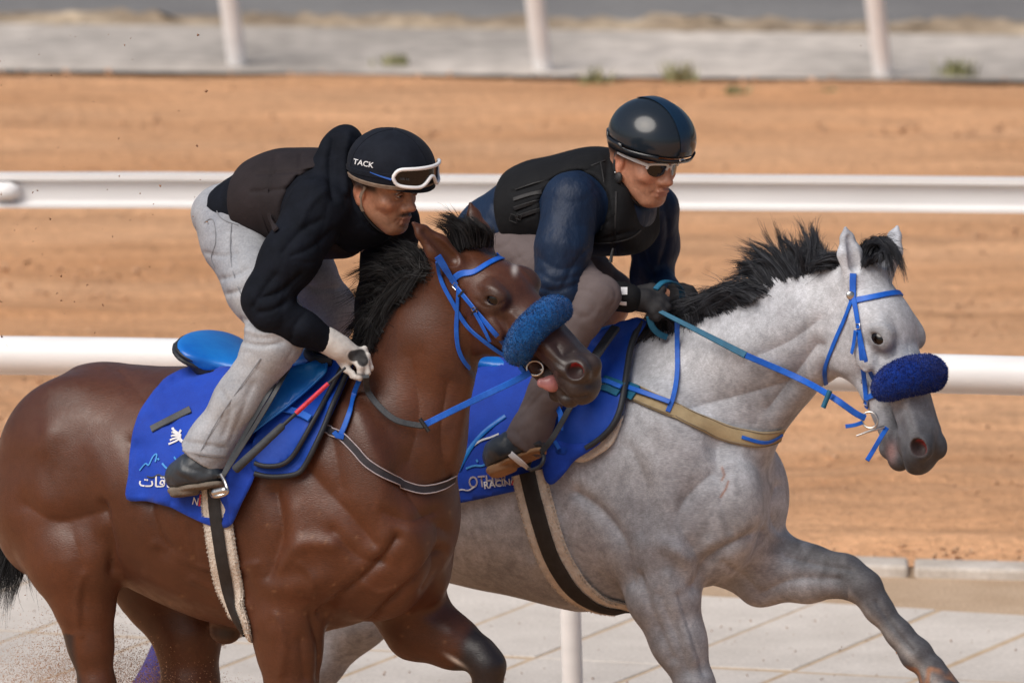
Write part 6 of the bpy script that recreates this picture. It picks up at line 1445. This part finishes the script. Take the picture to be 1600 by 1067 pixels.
strap('armhole_binding', VS1, [(470, 282), (495, 278), (515, 290), (524, 308)], .012, M['vestbrown'], r1, .004, .006)

for p_, w_ in (([(803, 312), (828, 304), (846, 300)], .012), ([(804, 326), (830, 317), (848, 312)], .012), ([(806, 340), (832, 331), (850, 326)], .012), ([(806, 296), (850, 282), (905, 266), (945, 252)], .004), ([(962, 300), (962, 345), (962, 396)], .006), ([(905, 376), (935, 380), (960, 378)], .005), ([(962, 378), (985, 372), (1000, 360)], .005), ([(938, 255), (944, 290), (948, 325), (940, 360)], .004)):
    strap('webbing', VS2, p_, w_, M['black'], vs2, .003, .003)
buckle(vs2, VS2, 804, 340, 12, -15, 'black'); buckle(vs2, VS2, 812, 338, 8, -15, 'black')
v1 = [c for c in r1.children if c.name.startswith('vest')][0]
for p_, w_ in (([(505, 385), (535, 380), (560, 384)], .006), ([(548, 345), (552, 375), (556, 400)], .005)):
    strap('quilt_seam', VS1, p_, w_, M['piping'], v1, .001, .002)

# ================================================================== HAIR
M['mane'] = make_mat('black mane hair', (.006, .006, .007), (.013, .012, .013), .62, 30, 3, 0, 30, .25)
M['manegrey'] = make_mat('charcoal mane hair', (.010, .011, .015), (.030, .033, .042), .6, 25, 3, 0, 30, .3)
wB = lambda x, y, yy=0.0: -((B.Q(x, y, yy) - TGT) @ CD)
wG = lambda x, y, yy=0.0: -((Gy.Q(x, y, yy) - TGT) @ CD)
def gB(pts, y0=0.0): return [(x, y, wB(x, y, y0 + d)) for x, y, d in pts]
def gG(pts, y0=0.0): return [(x, y, wG(x, y, y0 + d)) for x, y, d in pts]
strands('mane', [gB([(575, 575, .03), (560, 568, .03), (548, 572, .0)]), gB([(588, 545, .04), (565, 525, .03), (552, 548, .0)]), gB([(602, 515, .04), (575, 485, .03), (556, 505, .0)]), gB([(618, 480, .04), (590, 445, .03), (566, 460, .0)]), gB([(634, 452, .04), (608, 415, .03), (580, 430, .0)]), gB([(650, 430, .04), (632, 400, .03), (604, 402, .0)]), gB([(668, 412, .04), (655, 392, .03), (632, 384, .0)])], 2600, M['mane'], bay_horse, .0024, .016, 8, .014)
strands('mane', [gB([(585, 570, .03), (575, 550, .05), (562, 590, .07)]), gB([(612, 505, .05), (592, 500, .06), (572, 545, .07)]), gB([(640, 455, .05), (618, 452, .06), (592, 500, .07)]), gB([(672, 415, .05), (655, 418, .06), (625, 452, .07)])], 1500, M['mane'], bay_horse, .0024, .014, 8, .012)
eb = BH.p(.01, 0, .06); wE = -((eb - TGT) @ CD)
strands('forelock', [[(712, 392, wE), (700, 362, wE), (676, 352, wE)], [(724, 386, wE), (712, 350, wE), (690, 338, wE)], [(738, 382, wE), (728, 350, wE + .02), (710, 338, wE)], [(752, 382, wE), (752, 356, wE + .02), (728, 344, wE)], [(765, 384, wE), (768, 372, wE + .02), (752, 360, wE)]], 700, M['mane'], bay_horse, .0022, .008, 8, .010)
tB = wB(-20, 700)
strands('tail', [[(-30, 690, tB), (-20, 760, tB - .05), (-14, 850, tB - .05), (-22, 930, tB)], [(-12, 690, tB), (2, 760, tB - .05), (14, 840, tB - .05), (2, 935, tB)], [(0, 695, tB), (14, 770, tB - .05), (30, 860, tB - .05), (16, 915, tB)], [(2, 700, tB), (8, 800, tB), (34, 870, tB), (38, 900, tB)]], 1100, M['mane'], bay_horse, .0024, .012, 10, .02)
strands('mane', [gG([(985, 535, .05), (1010, 512, .04), (1030, 505, .02)]), gG([(1040, 520, .05), (1040, 495, .04), (1010, 500, .02)]), gG([(1085, 505, .05), (1075, 480, .05), (1040, 500, .03)]), gG([(1125, 485, .05), (1105, 468, .05), (1060, 500, .04)]), gG([(1160, 470, .05), (1130, 455, .05), (1085, 480, .03)]), gG([(1200, 450, .05), (1165, 440, .05), (1110, 465, .02)])], 2300, M['manegrey'], grey_horse, .0024, .014, 9, .012)
strands('mane', [gG([(1190, 450, .04), (1168, 425, .03), (1135, 428, .0)]), gG([(1210, 444, .04), (1185, 410, .03), (1152, 395, .0)]), gG([(1228, 436, .04), (1205, 402, .03), (1168, 385, .0)]), gG([(1245, 430, .04), (1228, 400, .03), (1215, 368, .0)]), gG([(1258, 426, .04), (1252, 398, .03), (1240, 372, .0)]), gG([(1270, 422, .04), (1272, 390, .03), (1265, 358, .0)]), gG([(1285, 418, .04), (1280, 398, .03), (1276, 375, .0)]), gG([(1305, 416, .04), (1285, 408, .05), (1262, 415, .05)]), gG([(1328, 412, .04), (1300, 402, .05), (1270, 420, .05)])], 2300, M['manegrey'], grey_horse, .0023, .010, 9, .016, lenvar=(.5, 1.15))
ge = GH.p(.0, 0, .05); wE = -((ge - TGT) @ CD)
strands('forelock', [[(1340, 410, wE), (1350, 385, wE), (1362, 378, wE + .03), (1385, 395, wE + .05)], [(1352, 406, wE), (1366, 378, wE), (1384, 376, wE + .03), (1402, 408, wE + .05)], [(1365, 405, wE), (1378, 382, wE), (1395, 385, wE + .04), (1408, 425, wE + .06)], [(1375, 405, wE), (1388, 390, wE), (1400, 396, wE + .04), (1408, 436, wE + .06)], [(1345, 415, wE + .03), (1352, 402, wE + .05), (1345, 408, wE + .06), (1335, 420, wE + .07)]], 700, M['manegrey'], grey_horse, .0022, .008, 8, .010)
tube('leg_wrap', [Gy.Q(262, 1020, -.16), Gy.Q(250, 1045, -.16), Gy.Q(228, 1080, -.16), Gy.Q(192, 1140, -.16)], [.056, .054, .050, .050], M['purple'], grey_horse, 18)

# ================================================================== sand in the air
def grains(name, n, sampler, smin, smax, mat):
    V = []; F = []
    for i in range(n):
        c = sampler(i); s = RNG.uniform(smin, smax); R = RNG.normal(size=(4, 3)); R /= np.linalg.norm(R, axis=1, keepdims=True); b = len(V)
        V += [c + q * s for q in (A_(1, .2, .1), A_(-.5, .8, -.1), A_(-.4, -.7, .2), A_(.1, .1, 1))] if False else [c + q * s for q in R]
        F += [(b, b + 1, b + 2), (b, b + 2, b + 3), (b, b + 3, b + 1), (b + 1, b + 3, b + 2)]
    o = mesh_obj(name, np.array(V), np.array(F), mat, smooth=False); return tag(o, kind='stuff')
M['clod'] = make_mat('thrown sand clods', (.22, .10, .05), (.40, .21, .11), .95, 30)
M['sandgrain'] = make_mat('thrown sand', (.50, .28, .16), (.62, .38, .23), .95, 30)
specks = [(118, 58), (146, 160), (185, 168), (20, 170), (57, 280), (58, 298), (51, 301), (15, 316), (60, 355), (77, 342), (56, 358), (28, 352), (66, 397), (90, 260), (98, 262), (120, 250), (1063, 465 - 330), (810, 232), (1528, 263), (1345, 72), (525, 67 - 50), (1600 - 20, 210), (1428, 785), (1315, 1010), (1400, 1020), (1280, 1030), (70, 930), (40, 930), (150, 520), (12, 540), (100, 490)]
grains('flying_clods', len(specks) * 1 + 60, lambda i: P(*(specks[i] if i < len(specks) else (RNG.uniform(0, 330), RNG.uniform(40, 540))), RNG.uniform(-.8, .5)), .0015, .0062, M['clod'])
def spray(i):
    while True:
        t = abs(RNG.normal(0, .5)); x = 150 + RNG.normal(0, 95); y = 1085 - abs(RNG.normal(0, 62)) * max(.25, 1 - abs(x - 110) / 330)
        if y > 900: return P(x, y, RNG.uniform(-1.2, -.3))
grains('sand_spray', 30000, spray, .0005, .0026, M['sandgrain'])

def on_track(i):
    t = RNG.uniform(0, 1) ** 1.3; u = RNG.uniform(-.15, 1.15); p = kerb_b(u) * (1 - t) + far_edge(u) * t; return A_(p[0], p[1], .03 + RNG.uniform(0, .01))
grains('track_clods', 7000, on_track, .006, .024, M['sandgrain'])
grains('path_grit', 420, lambda i: (lambda u, t: A_(*(near_edge(u) * (1 - t) + slab_edge(u) * t)[:2], .03))(RNG.uniform(-.1, 1.1), RNG.uniform(0, 1)), .0015, .007, M['clod'])
